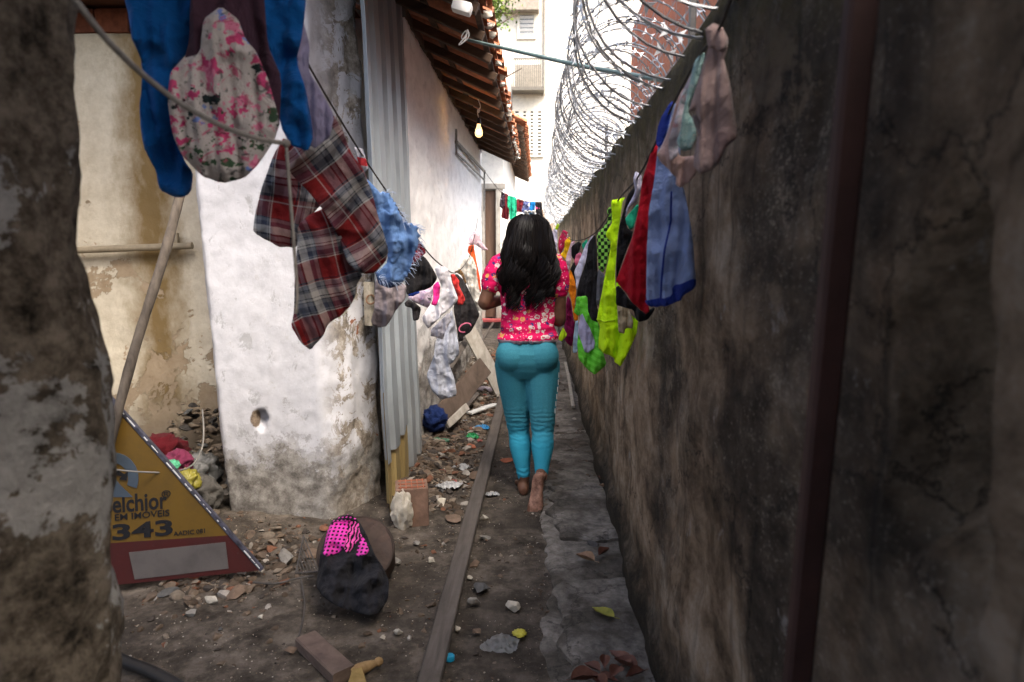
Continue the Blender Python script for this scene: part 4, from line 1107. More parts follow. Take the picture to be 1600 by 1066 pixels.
Cloth('red_cloth', z2(620, 360, 5.925, (495, 410), (530, 402), (580, 470), (575, 510), (635, 640), (610, 690), (560, 690), (565, 600), (520, 500)), 3.75, FB['red2'], 'folded red cloth in front of the black jacket', 'cloth', LG, yaw=25, thick=.03)
c = Cloth('black_jacket', z2(620, 360, 5.925, (500, 430), (555, 400), (620, 460), (690, 600), (765, 770), (760, 810), (680, 940), (620, 985), (612, 1025), (570, 1030), (560, 930), (525, 740), (540, 620)), 3.9, FB['black2'], 'black jacket with a pink ring mark near its lower edge', 'jacket', LG, yaw=24, fold=.016, thick=.035)
mbf = MB(); ctr = c.loc([z2(620, 360, 5.925, (610, 895))[0]])[0]
mbf.tube([c.A + c.u*(ctr.x + .036*math.cos(q*6.283/20)) + c.w*(ctr.y + .026*math.sin(q*6.283/20+.3)) + c.n*(c.disp(ctr.x, ctr.y)+.040) for q in range(16)], .004, 6); mbf.build('ring_trim', FB['pinkball'], parent=c.o)
Cloth('leopard_cloth', z2(620, 360, 5.925, (530, 385), (585, 360), (610, 385), (648, 490), (630, 500), (600, 420), (560, 395)), 4.05, FB['leopard'], 'leopard print strap above the black jacket', 'strap', LG, yaw=20, thick=.01)
Cloth('cream_cloth', z2(620, 360, 5.925, (560, 360), (630, 260), (700, 240), (735, 330), (742, 420), (790, 700), (760, 760), (690, 600), (640, 470), (605, 380)), 4.5, FB['cream'], 'long cream cloth between the black jacket and the orange strap', 'cloth', LG, yaw=20, fold=.012, thick=.02)
Cloth('orange_strap', z2(620, 360, 5.925, (665, 145), (712, 130), (722, 200), (740, 300), (770, 440), (782, 570), (755, 580), (730, 440), (690, 240), (655, 200)), 4.6, FB['orange'], 'long thin orange strap on the left line', 'strap', LG, yaw=15, fold=.006, thick=.012)
c = Cloth('pink_bonnet', z2(620, 360, 5.925, (660, 120), (675, 40), (720, 2), (765, 15), (775, 80), (800, 130), (850, 182), (800, 185), (755, 150), (720, 130), (690, 145)), 4.9, FB['pinkwhite'], 'knotted pink and white cloth at the far end of the left line', 'cloth', LG, yaw=15, fold=.012, thick=.03)

# ---- right line, nearest first
Z6 = lambda *p: z2(840, 0, 3.135, *p)
Z7 = lambda *p: z2(840, 280, 3.136, *p)
c = Cloth('camisole', Z6((838, 195), (832, 150), (868, 118), (905, 130), (936, 190), (930, 240), (914, 290), (935, 370), (952, 450), (976, 650), (970, 680), (925, 720), (890, 800), (850, 835), (800, 852), (765, 820), (764, 770), (795, 600), (770, 545), (740, 545), (770, 450), (800, 350), (836, 240)), 1.18, FB['mauve'], 'mauve stretch camisole knotted over the nearest end of the right line', 'camisole', RG, yaw=-38, fold=.009, freq=34, thick=.02, N=2600, wr=.003, soft=0)
c.part('twisted_strap', Z6((832, 150), (868, 118), (905, 130), (936, 190), (930, 240), (905, 262), (880, 235), (850, 240), (838, 195)), FB['mauve'], .007)
c.part('inner_shade', Z6((772, 560), (795, 600), (800, 680), (780, 640), (760, 575)), FB['mauve2'], .003)
c.part('leg_binding', Z6((895, 640), (970, 655), (972, 680), (925, 712), (890, 795), (876, 800), (905, 720), (880, 690)), fab('mauve_binding', (.22, .15, .145)), .004)
Cloth('print_pants', Z6((812, 250), (822, 268), (800, 350), (780, 420), (745, 520), (742, 560), (780, 600), (776, 680), (755, 730), (720, 742), (688, 720), (682, 690), (700, 640), (715, 540), (750, 380), (770, 300)), 1.28, FB['teal'], 'pale teal printed underwear right behind the mauve camisole', 'underwear', RG, yaw=-30, thick=.02, wr=.003)
Cloth('washed_top', Z6((765, 340), (775, 370), (735, 520), (712, 620), (690, 680), (690, 760), (650, 790), (640, 700), (680, 560), (700, 470), (740, 390)), 1.36, FB['palewash'], 'washed out lilac printed top in the bunch of underwear', 'top', RG, yaw=-30, thick=.015)
Cloth('pink_underwear', Z6((690, 480), (715, 430), (725, 470), (690, 600), (668, 690), (700, 770), (780, 760), (798, 800), (770, 860), (745, 890), (700, 922), (676, 905), (678, 870), (640, 830), (600, 790), (586, 755), (620, 690), (655, 590)), 1.40, FB['pinkbeige'], 'pink beige underwear hanging over the pale blue shorts', 'underwear', RG, yaw=-35, fold=.014, thick=.025)
c = Cloth('blue_shorts', [(1033, 186), (1052, 158), (1066, 172), (1064, 230), (1062, 290)] + Z7((715, 40), (735, 130), (752, 220), (765, 330), (776, 480), (772, 530), (708, 568), (704, 596), (640, 618), (570, 626), (532, 590), (534, 480), (540, 300), (548, 150), (570, 20), (590, -160)), 1.62, FB['sky'], 'pale blue sports shorts with dark blue hem and side stripe', 'shorts', RG, yaw=-36, fold=.016, freq=11, thick=.024, N=1800)
c.part('hem', Z7((530, 588), (612, 586), (668, 575), (666, 530), (720, 508), (777, 478), (773, 532), (708, 570), (702, 598), (640, 620), (570, 628), (533, 606)), FB['navy'], both=True)
c.part('side_stripe', Z7((664, 60), (670, 60), (668, 200), (640, 340), (622, 480), (614, 588), (606, 588), (614, 470), (632, 340), (660, 200)), FB['navy'], soft=0)
c.part('waistband', [(1030, 190), (1050, 158), (1055, 162), (1046, 205), (1034, 232), (1024, 226)], FB['navy'])
c = Cloth('red_shirt', [(1022, 222), (1030, 226), (1034, 250), (1026, 280)] + Z7((572, 20), (548, 230), (536, 400), (535, 588), (552, 640), (530, 664), (470, 605), (384, 500), (400, 460), (470, 270), (495, 160), (508, 20)), 1.82, FB['sred'], 'deep red shirt hanging behind the pale blue shorts', 'shirt', RG, yaw=-34, fold=.014, freq=10, thick=.022)
Cloth('black_hem_shorts', Z7((384, 530), (400, 520), (460, 600), (520, 655), (570, 628), (575, 640), (540, 690), (500, 700), (480, 690), (470, 640), (410, 625), (384, 618)), 1.98, FB['black'], 'black shorts whose lower edge shows under the red shirt', 'shorts', RG, yaw=-30, thick=.025)
Cloth('white_strap_top', Z7((470, 0), (480, -40), (510, -20), (512, 40), (490, 100), (450, 140), (428, 190), (436, 140), (480, 60)), 2.02, FB['lwhite'], 'white top with a lace edge squeezed behind the red shirt', 'top', RG, yaw=-30, thick=.015)
Cloth('green_cloth', Z7((430, 190), (490, 120), (498, 140), (470, 240), (455, 250), (436, 220)), 2.08, FB['emerald'], 'dark green scrap behind the red shirt', 'cloth', RG, yaw=-30, thick=.012)
Cloth('black_vest', Z7((440, 80), (480, 28), (482, 60), (440, 150), (430, 190), (440, 240), (470, 260), (400, 450), (386, 520), (388, 360), (400, 230)), 2.14, FB['black'], 'narrow black vest between the red shirt and the neon yellow shirt', 'vest', RG, yaw=-30, thick=.018)
Cloth('beige_shorts', Z7((416, 110), (432, 90), (425, 180), (402, 300), (386, 520), (388, 610), (440, 620), (470, 690), (468, 730), (430, 730), (425, 758), (396, 752), (392, 640), (380, 500), (390, 300)), 2.3, FB['beigec'], 'beige cotton garment edged between black vest and neon yellow shirt', 'shorts', RG, yaw=-30, thick=.018)
c = Cloth('neon_shirt', Z7((360, 104), (400, 96), (432, 88), (418, 180), (402, 260), (388, 360), (396, 480), (426, 600), (470, 680), (494, 696), (485, 760), (440, 860), (408, 916), (376, 902), (374, 876), (330, 850), (296, 828), (304, 720), (290, 690), (306, 600), (338, 440), (362, 310), (338, 282), (336, 264), (366, 210)), 2.5, FB['neon'], 'neon yellow sports shirt, the brightest garment on the right line', 'shirt', RG, yaw=-36, fold=.022, freq=10, thick=.026, N=1800)
c.part('hem', Z7((290, 690), (292, 682), (340, 690), (388, 686), (388, 692), (340, 697)), FB['lime'], .003, soft=0)
Cloth('mesh_vest', Z7((340, 150), (358, 132), (370, 190), (345, 240), (338, 280), (362, 312), (345, 400), (322, 462), (300, 440), (294, 390), (290, 270), (318, 240), (345, 200)), 2.75, FB['gmesh'], 'green and black checkered mesh vest beside the neon shirt', 'vest', RG, yaw=-32, thick=.018)
Cloth('grey_trousers', Z7((298, 440), (325, 465), (332, 480), (318, 560), (308, 625), (288, 615), (290, 520)), 2.85, FB['grey'], 'grey trouser leg under the checkered mesh vest', 'trousers', RG, yaw=-30, thick=.015)
Cloth('black_tshirt', Z7((250, 310), (282, 268), (292, 330), (294, 430), (300, 520), (290, 610), (302, 660), (298, 702), (262, 690), (246, 640), (246, 570), (190, 572), (205, 500), (238, 400)), 3.1, FB['black'], 'black t-shirt above the bright green shorts', 'shirt', RG, yaw=-34, fold=.012, thick=.022)
Cloth('white_tshirt', Z7((236, 320), (276, 266), (262, 310), (240, 400), (208, 490), (192, 545), (186, 480), (180, 455), (200, 410)), 3.35, FB['lwhite'], 'white t-shirt tucked left of the black t-shirt', 'shirt', RG, yaw=-30, thick=.018)
c = Cloth('green_shorts', Z7((202, 580), (245, 568), (250, 640), (300, 704), (322, 850), (338, 910), (282, 958), (255, 945), (200, 882), (194, 800), (210, 690)), 3.2, FB['green'], 'bright green sports shorts hanging lowest on the right line', 'shorts', RG, yaw=-32, fold=.014, thick=.028)
c.part('lining', Z7((218, 650), (240, 690), (270, 742), (292, 820), (248, 857), (222, 800), (198, 740)), FB['lav'], .006, label='lavender lining panel turned outwards')
Cloth('green_print_cloth', Z7((190, 578), (226, 572), (226, 600), (215, 650), (200, 672), (176, 652), (186, 620)), 3.5, FB['gprint'], 'small green printed cloth above the bright green shorts', 'cloth', RG, yaw=-30, thick=.02)
Cloth('pale_blue_cloth', Z7((184, 700), (200, 690), (200, 780), (194, 852), (172, 850), (176, 780)), 3.7, FB['lblue'], 'pale blue cloth strip left of the bright green shorts', 'cloth', RG, yaw=-30, thick=.012)
Cloth('orange_shirt', Z7((146, 490), (160, 440), (188, 510), (190, 570), (182, 620), (200, 660), (198, 696), (178, 690), (166, 590), (142, 530)), 4.1, FB['sorange'], 'saffron orange shirt on the right line', 'shirt', RG, yaw=-28, thick=.02)
Cloth('magenta_trousers', Z7((146, 570), (162, 590), (176, 690), (184, 700), (178, 780), (166, 825), (126, 782), (130, 730), (128, 680)), 4.3, FB['magenta'], 'dark magenta trousers beside the woman, below the orange shirt', 'trousers', RG, yaw=-28, thick=.025)
Cloth('lime_cloth', Z7((100, 785), (124, 722), (146, 765), (118, 797)), 4.25, FB['lime'], 'small lime green cloth by the arm of the woman', 'cloth', RG, yaw=-25, thick=.015)
Cloth('black_blouse', Z7((165, 330), (200, 305), (215, 315), (205, 350), (190, 380), (196, 440), (190, 512), (156, 512), (160, 440), (182, 400), (165, 375)), 4.2, FB['black'], 'crumpled black blouse above the orange shirt', 'blouse', RG, yaw=-28, thick=.022)
Cloth('rose_cloth', Z7((188, 370), (210, 358), (222, 380), (205, 415), (186, 425), (180, 400)), 4.0, FB['pinkball'], 'small rose pink cloth between the black blouse and the white t-shirt', 'cloth', RG, yaw=-28, thick=.022)
Cloth('green_yellow_cloth', Z7((214, 320), (245, 292), (244, 320), (226, 350)), 3.6, FB['emerald'], 'green scrap of cloth at the top of the right line', 'cloth', RG, yaw=-28, thick=.012)
Cloth('white_print_cloth', Z7((140, 380), (165, 310), (185, 300), (168, 380), (155, 440), (140, 470), (132, 440)), 4.6, FB['pinkwhite'], 'white cloth with small pink print right of the yellow cloth', 'cloth', RG, yaw=-25, thick=.018)
Cloth('yellow_cloth', Z7((135, 300), (156, 282), (165, 300), (148, 370), (136, 432), (106, 412), (110, 370), (130, 350)), 5.0, FB['yellow'], 'golden yellow cloth beside the shoulder of the woman', 'cloth', RG, yaw=-25, thick=.022)
Cloth('crimson_print', Z7((105, 290), (125, 248), (150, 260), (150, 285), (128, 340), (110, 370), (100, 330)), 5.6, FB['redwhite'], 'crimson and white printed cloth behind the yellow cloth', 'cloth', RG, yaw=-22, thick=.025)
Cloth('white_dress', Z7((62, 265), (88, 235), (96, 225), (98, 300), (96, 385), (70, 370), (66, 320)), 7.0, FB['lwhite'], 'white dress at the far end of the right line', 'dress', RG, yaw=-20, thick=.02)
Cloth('neon_tip', Z7((84, 245), (98, 215), (108, 226), (96, 250)), 6.8, FB['lime'], 'tiny lime green cloth tied at the far end of the right line', 'cloth', RG, yaw=-20, thick=.012)
Cloth('tan_cloth', Z7((30, 300), (50, 265), (64, 270), (62, 330), (48, 350)), 7.3, FB['tan'], 'rust tan cloth half hidden behind the hair of the woman', 'cloth', RG, yaw=-20, thick=.02)

# ---- line across the alley
Z8 = lambda *p: z2(740, 220, 5.33, *p)
Cloth('dark_print_cloth', Z8((232, 420), (262, 440), (262, 540), (240, 570), (214, 545)), 9.95, FB['dprint'], 'dark printed cloth at the left end of the line across the alley', 'cloth', BG, fold=.02, freq=8)
Cloth('maroon_trousers', Z8((255, 435), (290, 450), (300, 560), (292, 662), (230, 640), (240, 560)), 10.05, FB['maroon'], 'maroon trousers left of the emerald cloth across the alley', 'trousers', BG, fold=.02, freq=8)
Cloth('emerald_shirt', Z8((285, 455), (358, 472), (356, 560), (362, 610), (340, 650), (300, 662), (296, 570), (278, 545)), 9.9, FB['emerald'], 'emerald green shirt on the line across the alley', 'shirt', BG, fold=.025, freq=8)
Cloth('maroon_shirt', Z8((358, 480), (424, 498), (415, 560), (405, 596), (352, 592)), 10.05, FB['maroon'], 'maroon shirt right of the emerald shirt across the alley', 'shirt', BG, fold=.02, freq=8)
Cloth('blue_white_cloth', Z8((420, 500), (468, 506), (466, 600), (440, 612), (396, 592)), 9.95, FB['bprint'], 'blue and white printed cloth over the head of the woman', 'cloth', BG, fold=.02, freq=8)
Cloth('azure_cloth', Z8((470, 506), (516, 508), (508, 600), (490, 640), (458, 610)), 10.0, FB['cyanblue'], 'azure blue cloth left of the black and pink one', 'cloth', BG, fold=.02, freq=8)
Cloth('black_pink_shirt', Z8((512, 508), (570, 512), (572, 580), (582, 650), (560, 668), (510, 640), (516, 580)), 9.95, FB['blackpink'], 'black and pink shirt at the right end of the line across the alley', 'shirt', BG, fold=.02, freq=8)

# ---- the lines themselves
def line_thing(name, P, r, mat, label, n=8, cat='clothesline'):
    mb = MB(); mb.tube(catmull([Vector(p) for p in P], n), r, 6); return thing(name, mb, mat, label, cat)
line_thing('clothesline', [at(250, -160, 1.15), at(330, -60, 1.32), at(440, 10, 1.5), at(484, 105, 1.66), at(558, 230, 2.05), at(608, 305, 2.3), at(660, 384, 2.7), at(690, 415, 3.1), at(713, 426, 3.7), at(733, 402, 4.4), at(742, 366, 4.9), atx(747, 340, HX+.02)], .0028, DARKROPE, 'thin dark clothesline sagging along the left side under the clothes')
line_thing('clothesline', [at(1160, -60, .98), at(1124, 45, 1.16), at(1088, 95, 1.3), at(1052, 163, 1.56), at(1000, 272, 1.95), at(968, 310, 2.45), at(930, 364, 3.1), at(900, 376, 4.0), at(884, 368, 5.2), at(868, 345, 7.0), at(856, 318, 10.0)], .0028, DARKROPE, 'clothesline running along the blackened wall on the right')
line_thing('clothesline', [rb + Vector((.0, 0, 0)), at(786, 303, 9.95), at(815, 314, 10), at(838, 316, 10), at(880, 314, 10.0)], .004, DARKROPE, 'short clothesline stretched across the far part of the alley')
rope = line_thing('rope', [at(60, -60, .80), at(115, -2, .84), at(165, 60, .90), at(225, 118, .98), at(285, 163, 1.05), at(350, 198, 1.12), at(405, 217, 1.17), at(447, 224, 1.2)], .0042, GREYROPE, 'thick grey rope hanging from the top left corner across the blue shirt', cat='rope')
mb = MB(); mb.tube(catmull([at(447, 224, 1.2), at(452, 290, 1.2), at(459, 380, 1.2), at(464, 452, 1.2), at(462, 490, 1.2)], 6), .0030, 6); mb.ell(at(447, 224, 1.2), .0075, 2); mb.build('rope_end', GREYROPE, parent=rope)
# ------------------------------------------------------------------ the woman walking away
GY = 3.66
def G(px, py, Y=GY): return at(px, py, Y)
org = atz(826, 775, 0.0)
footL = atz(818, 774, 0.0)
toeR = atz(838, 803, 0.0)
def ring(c, rx, ry, n=20, tilt=0, rot=0, sq=2.0):
    out = []
    for k in range(n):
        a = 2*math.pi*k/n; ca, sa = math.cos(a), math.sin(a)
        x = rx*math.copysign(abs(ca)**(2/sq), ca); y = ry*math.copysign(abs(sa)**(2/sq), sa)
        v = Vector((x, y, 0))
        if tilt: v = Matrix.Rotation(tilt, 3, 'X') @ v
        if rot: v = Matrix.Rotation(rot, 3, 'Z') @ v
        out.append(c + v)
    return out
def limb(mb, pts, radii, n=14, sub=4):
    P = catmull([Vector(p) for p in pts], sub); R = catmull([Vector((r, 0, 0)) for r in radii], sub)
    mb.tube(P, [max(.003, r.x) for r in R], n)
    mb.ell(P[0], R[0].x*.99, 2); mb.ell(P[-1], R[-1].x*.99, 2)
X0 = G(824, 560).x
def torso(mb, grow=0, z0=.66, z1=1.30, neck=True):
    # z, half width, half depth, x shift, y shift
    prof = [(.64, .120, .085, 0, .0), (.68, .146, .108, 0, -.004), (.73, .161, .122, 0, -.012), (.78, .163, .124, 0, -.014), (.84, .154, .108, 0, -.004), (.90, .142, .094, 0, .004), (.96, .138, .090, .002, .008),
            (1.03, .141, .092, .003, .008), (1.10, .150, .098, .004, .004), (1.17, .158, .098, .004, .0), (1.225, .156, .088, .004, -.002), (1.262, .130, .072, .004, -.002), (1.290, .080, .058, .004, .002)]
    if neck: prof += [(1.315, .052, .053, .004, .010), (1.345, .048, .050, .004, .022)]
    prof = [p for p in prof if z0 <= p[0] <= z1 or (neck and p[0] > 1.3)]
    mb.loft([ring(Vector((X0+dx, GY+dy, z)), (a+grow)*.955, b+grow, 28, sq=2.35) for z, a, b, dx, dy in prof])
hipL = Vector((X0-.080, GY, .72)); hipR = Vector((X0+.078, GY-.005, .72))
kneeL = G(811, 676, 3.70); kneeR = G(848, 678, 3.60)
ankL = Vector((footL.x+.002, footL.y+.035, .085)); ankR = G(846, 745, 3.47)
LR = [.094, .088, .074, .060, .053, .054, .055, .046, .035, .031]
def leg(mb, h, k, a, grow=0, upto=1.0, calf=.012):
    pts = []
    for t in (0, .25, .55, .85): pts.append(h.lerp(k, t))
    pts.append(k)
    for t in (.14, .32, .55, .8, 1): pts.append(k.lerp(a, t) + Vector((0, -calf*math.sin(math.pi*t), 0)))
    m = len(pts) if upto >= 1 else int(len(pts)*upto)
    limb(mb, pts[:m], [r+grow for r in LR[:m]], 18)
sL = G(778, 412, GY-.01); eL = G(757, 474, GY-.02); hL = G(790, 468, GY+.22)
sR = G(872, 412, GY-.01); eR = G(874, 500, GY+.01); hR = G(858, 492, GY+.25)
def arm(mb, s, e, h):
    limb(mb, [s, s.lerp(e, .35), s.lerp(e, .75), e, e.lerp(h, .2), e.lerp(h, .55), h], [.046, .043, .038, .036, .037, .032, .024], 14)
def foot(mb, heel, toe, up, w=.036):
    d = (toe-heel); L = d.length; d.normalize(); s = d.cross(up).normalized(); u = s.cross(d)
    prof = [(.0, .018, .020, .026), (.06, .029, .030, .034), (.22, .033, .036, .040), (.40, .031, .036, .040), (.60, .036, .026, .027), (.76, .041, .020, .021), (.85, .039, .014, .015)]
    rings = []
    for t, a, b, c in prof:
        r = []
        for k in range(16):
            q = 2*math.pi*k/16; zz = c + b*math.sin(q)
            if math.sin(q) < 0: zz = c + c*.96*math.sin(q) + (.010*math.sin(math.pi*min(1, t/.75)) if .2 < t < .65 and math.cos(q) < .3 else 0)
            r.append(heel + d*(L*t) + s*(a*math.cos(q)) + u*zz)
        rings.append(r)
    mb.loft(rings)
    for k, (o, r, l) in enumerate(((-.031, .0125, 1.0), (-.012, .0095, 1.0), (.004, .0088, .97), (.018, .0082, .93), (.031, .0078, .87))):
        b = heel + d*(L*.80) + s*o + u*.012; e = heel + d*(L*(l-.035)) + s*(o*1.04) + u*.010
        limb(mb, [b, b.lerp(e, .6)+u*.003, e], [r*1.05, r*.9, r], 8, 3)
body = MB(); torso(body)
leg(body, hipL, kneeL, ankL); leg(body, hipR, kneeR, ankR)
body.ell((X0-.075, GY-.062, .765), (.088, .080, .088), 3); body.ell((X0+.075, GY-.062, .765), (.088, .080, .088), 3)
foot(body, footL + Vector((0, -.02, 0)), footL + Vector((-.012, .205, .0)), Vector((0, 0, 1)))
# right foot pushing off: toes on the ground, heel lifted, the sole turned to the camera
hl = G(843, 744, 3.40); tb = toeR + Vector((-.004, .03, .012))
foot(body, hl + Vector((0, -.005, .015)), tb + (tb-hl).normalized()*.03, Vector((0, 1, .35)).normalized())
limb(body, [ankR, hl.lerp(ankR, .5) + Vector((0, .02, .0)), hl + Vector((0, .025, -.02))], [.031, .030, .026])
arm(body, sL, eL, hL); arm(body, sR, eR, hR)
limb(body, [Vector((X0+.004, GY, 1.225)), sL.lerp(Vector((X0, GY, 1.25)), .45), sL], [.06, .056, .047]); limb(body, [Vector((X0+.004, GY, 1.225)), sR.lerp(Vector((X0, GY, 1.25)), .45), sR], [.06, .056, .047])
# hands held together in front of her, five fingers each
def hand(mb, w, d, up, side):
    d = d.normalized(); s = d.cross(up).normalized(); u = s.cross(d)
    rings = []
    for t, a, b in ((0, .020, .015), (.02, .027, .016), (.05, .034, .015), (.078, .035, .012)):
        rings.append([w + d*t + s*(a*math.cos(q)) + u*(b*math.sin(q)) for q in [6.283*k/12 for k in range(12)]])
    mb.loft(rings)
    for k, (o, L) in enumerate(((-.027, .060), (-.009, .070), (.009, .066), (.026, .052))):
        p = w + d*.070 + s*o; q1 = p + d*L*.45 - u*.006; q2 = q1 + d*L*.30 - u*L*.22; q3 = q2 + d*L*.16 - u*L*.26
        limb(mb, [p, q1, q2, q3], [.0095, .009, .0082, .007], 8, 3)
    p = w + d*.022 + s*(side*.028); limb(mb, [p, p + d*.026 + s*(side*.020) - u*.006, p + d*.050 + s*(side*.022) - u*.018], [.0115, .010, .008], 8, 3)
hand(body, hL, Vector((.45, .9, .10)), Vector((-.3, 0, 1)), 1); hand(body, hR, Vector((-.45, .9, .10)), Vector((.3, 0, 1)), -1)
# head, leaning a little forward
HC = Vector((X0+.006, GY+.030, 1.408))
limb(body, [Vector((X0+.004, GY+.004, 1.27)), Vector((X0+.005, GY+.012, 1.33)), HC + Vector((0, -.01, -.03))], [.054, .050, .052])
body.ell(HC + Vector((0, -.012, .018)), (.072, .090, .086), 3); body.ell(HC + Vector((0, .036, -.030)), (.056, .056, .072), 3)
body.ell(HC + Vector((0, .060, -.082)), (.026, .024, .020), 2)            # chin
body.loft([ring(HC + Vector((0, y, z)), a, .010+a*.4, 10) for y, z, a in ((.088, .010, .008), (.100, -.010, .011), (.108, -.026, .014), (.094, -.036, .010))])   # nose
for sx in (-1, 1):
    body.ell(HC + Vector((sx*.073, -.006, -.012)), (.010, .018, .030), 2)  # ears
    body.ell(HC + Vector((sx*.026, .072, .012)), (.022, .012, .010), 2)    # brows and lids
    body.ell(HC + Vector((sx*.034, .066, -.030)), (.020, .016, .018), 2)   # cheeks
for dz, r in ((-.054, .0075), (-.064, .0085)): body.ell(HC + Vector((0, .086, dz)), (.022, .012, r), 2)   # lips
skin = T('brown_skin', .55, .35); c_ = skin.co(); nn_ = skin.noise(c_, 14, 6, .6); zz_ = skin.xyz(c_)[2]
sk = skin.ramp(nn_, [(.3, (.105, .046, .026)), (.7, (.165, .078, .046))])
skin.color(sk); skin.bump(skin.noise(c_, 90, 4), .15, .003); skin.b.inputs['Subsurface Weight'].default_value = .05; skin.b.inputs['Subsurface Radius'].default_value = (.01, .004, .002)
sole = T('pale_sole_skin', .6, .3); c_ = sole.co(); sole.color(sole.ramp(sole.noise(c_, 30, 6, .65), [(.35, (.13, .062, .042)), (.62, (.40, .22, .155))])); sole.bump(sole.noise(sole.co(scale=(1, 1, .4)), 60, 5), .4, .004)
woman = body.build('person', skin.m, origin=(org.x, org.y, 0)); remesh(woman, .0062, 4, .55)
tag(woman, 'barefoot woman with long wavy black hair, pink patterned t-shirt and turquoise leggings, walking away', 'person')
woman.data.materials.append(sole.m)
fd = (tb-hl).normalized(); fs = fd.cross(Vector((0, 1, .35)).normalized()).normalized(); fu = fs.cross(fd)
for p in woman.data.polygons:                                               # the lifted sole is paler skin
    q = Vector(p.center) + woman.location
    if q.z < .24 and q.x > (footL.x+toeR.x)/2 and p.normal.dot(-fu) > .25 and (q-hl).dot(fd) > -.02: p.material_index = 1

# leggings
pants = MB(); torso(pants, .007, .64, .85, neck=False)
leg(pants, hipL, kneeL, kneeL.lerp(ankL, .93), .006); leg(pants, hipR, kneeR, kneeR.lerp(ankR, .90), .006)
pants.ell((X0-.075, GY-.062, .765), (.095, .087, .095), 3); pants.ell((X0+.075, GY-.062, .765), (.095, .087, .095), 3)
lm = T('turquoise_jersey', .8, .2); c_ = lm.co(); z_ = lm.xyz(c_)[2]
n_ = lm.noise(c_, 5, 6, .6); f_ = lm.noise(c_, 160, 3, .6)
base = lm.ramp(n_, [(.3, (.040, .225, .295)), (.7, (.065, .30, .38))]); base = lm.mix(lm.ramp(f_, [(.4, .25), (.7, 0)]), base, (.008, .09, .13))
base = lm.mix(lm.ramp(z_, [(.30, .55), (.42, 0)]), base, (.022, .36, .54)); lm.color(base)
# stretch wrinkles behind the knees and under the seat
wv = lm.n('ShaderNodeTexWave', bands_direction='Z'); lm.put(wv.inputs['Vector'], c_); wv.inputs['Scale'].default_value = 13; wv.inputs['Distortion'].default_value = 5; wv.inputs['Detail'].default_value = 3; wv.inputs['Detail Scale'].default_value = 1.4
kn = lm.math('ADD', lm.ramp(lm.math('ABSOLUTE', lm.math('SUBTRACT', z_, .38)), [(.02, 1), (.13, .12)]), lm.ramp(lm.math('ABSOLUTE', lm.math('SUBTRACT', z_, .10)), [(.01, .6), (.07, 0)]))
lm.bump(lm.math('ADD', lm.math('MULTIPLY', wv.outputs['Fac'], kn), lm.math('MULTIPLY', n_, .6)), .22, .012)
lo = pants.build('leggings', lm.m, parent=woman); remesh(lo, .006, 3, .5)
for v in lo.data.vertices:                                                  # knit the wrinkles into the shape too
    q = v.co; k = math.exp(-((q.z-.375)/.065)**2)*.0016 + math.exp(-((q.z-.13)/.045)**2)*.0014
    k *= math.sin(q.z*150 + 9*q.x + 7*noise.noise(q*16)) ; v.co += v.normal*k
    if q.z > .845: v.co += v.normal*.003
mb = MB(); xb = X0 + .158
for k in range(5): mb.box((kneeR.x+.062-.004*k, kneeR.y+.02, .62-.045*k), (.003, .018, .026), rot=Matrix.Rotation(.08, 3, 'Y'))
for v in mb.v:
    pass
# t-shirt with short sleeves
shirt = MB()
prof = [(.845, .170, .124, -.004), (.88, .163, .116, -.002), (.93, .150, .103, .004), (1.0, .152, .103, .007), (1.08, .158, .108, .004), (1.16, .168, .110, 0), (1.22, .166, .099, -.002), (1.262, .138, .083, -.002), (1.29, .085, .066, .002)]
shirt.loft([ring(Vector((X0+.003, GY+dy, z)), a*.95, b, 32, sq=2.3) for z, a, b, dy in prof])
for s_, e_ in ((sL, eL), (sR, eR)):
    limb(shirt, [Vector((X0, GY, 1.22)).lerp(s_, .4), s_.lerp(Vector((X0, GY, 1.24)), .12), s_.lerp(e_, .25), s_.lerp(e_, .52 if s_ is sL else .46)], [.066, .060, .058, .057], 18)
tm = T('pink_printed_jersey', .85, .15); c_ = tm.co(); z_ = tm.xyz(c_)[2]
flat = tm.co(scale=(1, .25, 1.15))
wob = tm.mix(.05, flat, tm.noise(c_, 30, 3, .6, col=True), 'ADD')
dist = tm.vor(wob, 28); cc = tm.xyz(tm.vor(wob, 28, out='Color'))[0]
base = tm.ramp(tm.noise(c_, 6, 5), [(.3, (.60, .006, .085)), (.7, (.76, .012, .125))])
cellc = tm.ramp(cc, [(0, (.72, .60, .58)), (.30, (.030, .035, .16)), (.58, (.66, .34, .11)), (.74, (.74, .66, .62)), (.9, (.05, .06, .24))], 'CONSTANT')
base = tm.mix(tm.ramp(dist, [(.34, 1), (.38, 0)]), base, cellc)
base = tm.mix(tm.ramp(tm.math('SUBTRACT', dist, tm.math('MULTIPLY', tm.noise(c_, 70, 2), .12)), [(.10, 1), (.13, 0)]), base, (.62, .10, .12))
d2 = tm.vor(flat, 62); base = tm.mix(tm.ramp(d2, [(.17, .9), (.21, 0)]), base, (.75, .50, .50))
base = tm.mix(tm.ramp(z_, [(.852, 1), (.8535, 0)]), base, (.62, .42, .50)); tm.color(base)
wv = tm.n('ShaderNodeTexWave', bands_direction='Z'); tm.put(wv.inputs['Vector'], c_); wv.inputs['Scale'].default_value = 6; wv.inputs['Distortion'].default_value = 7; wv.inputs['Detail'].default_value = 3
tm.bump(tm.math('MULTIPLY', wv.outputs['Fac'], tm.ramp(z_, [(.86, .9), (1.15, .25)])), .5, .02)
so_ = shirt.build('t_shirt', tm.m, parent=woman); remesh(so_, .006, 4, .55)
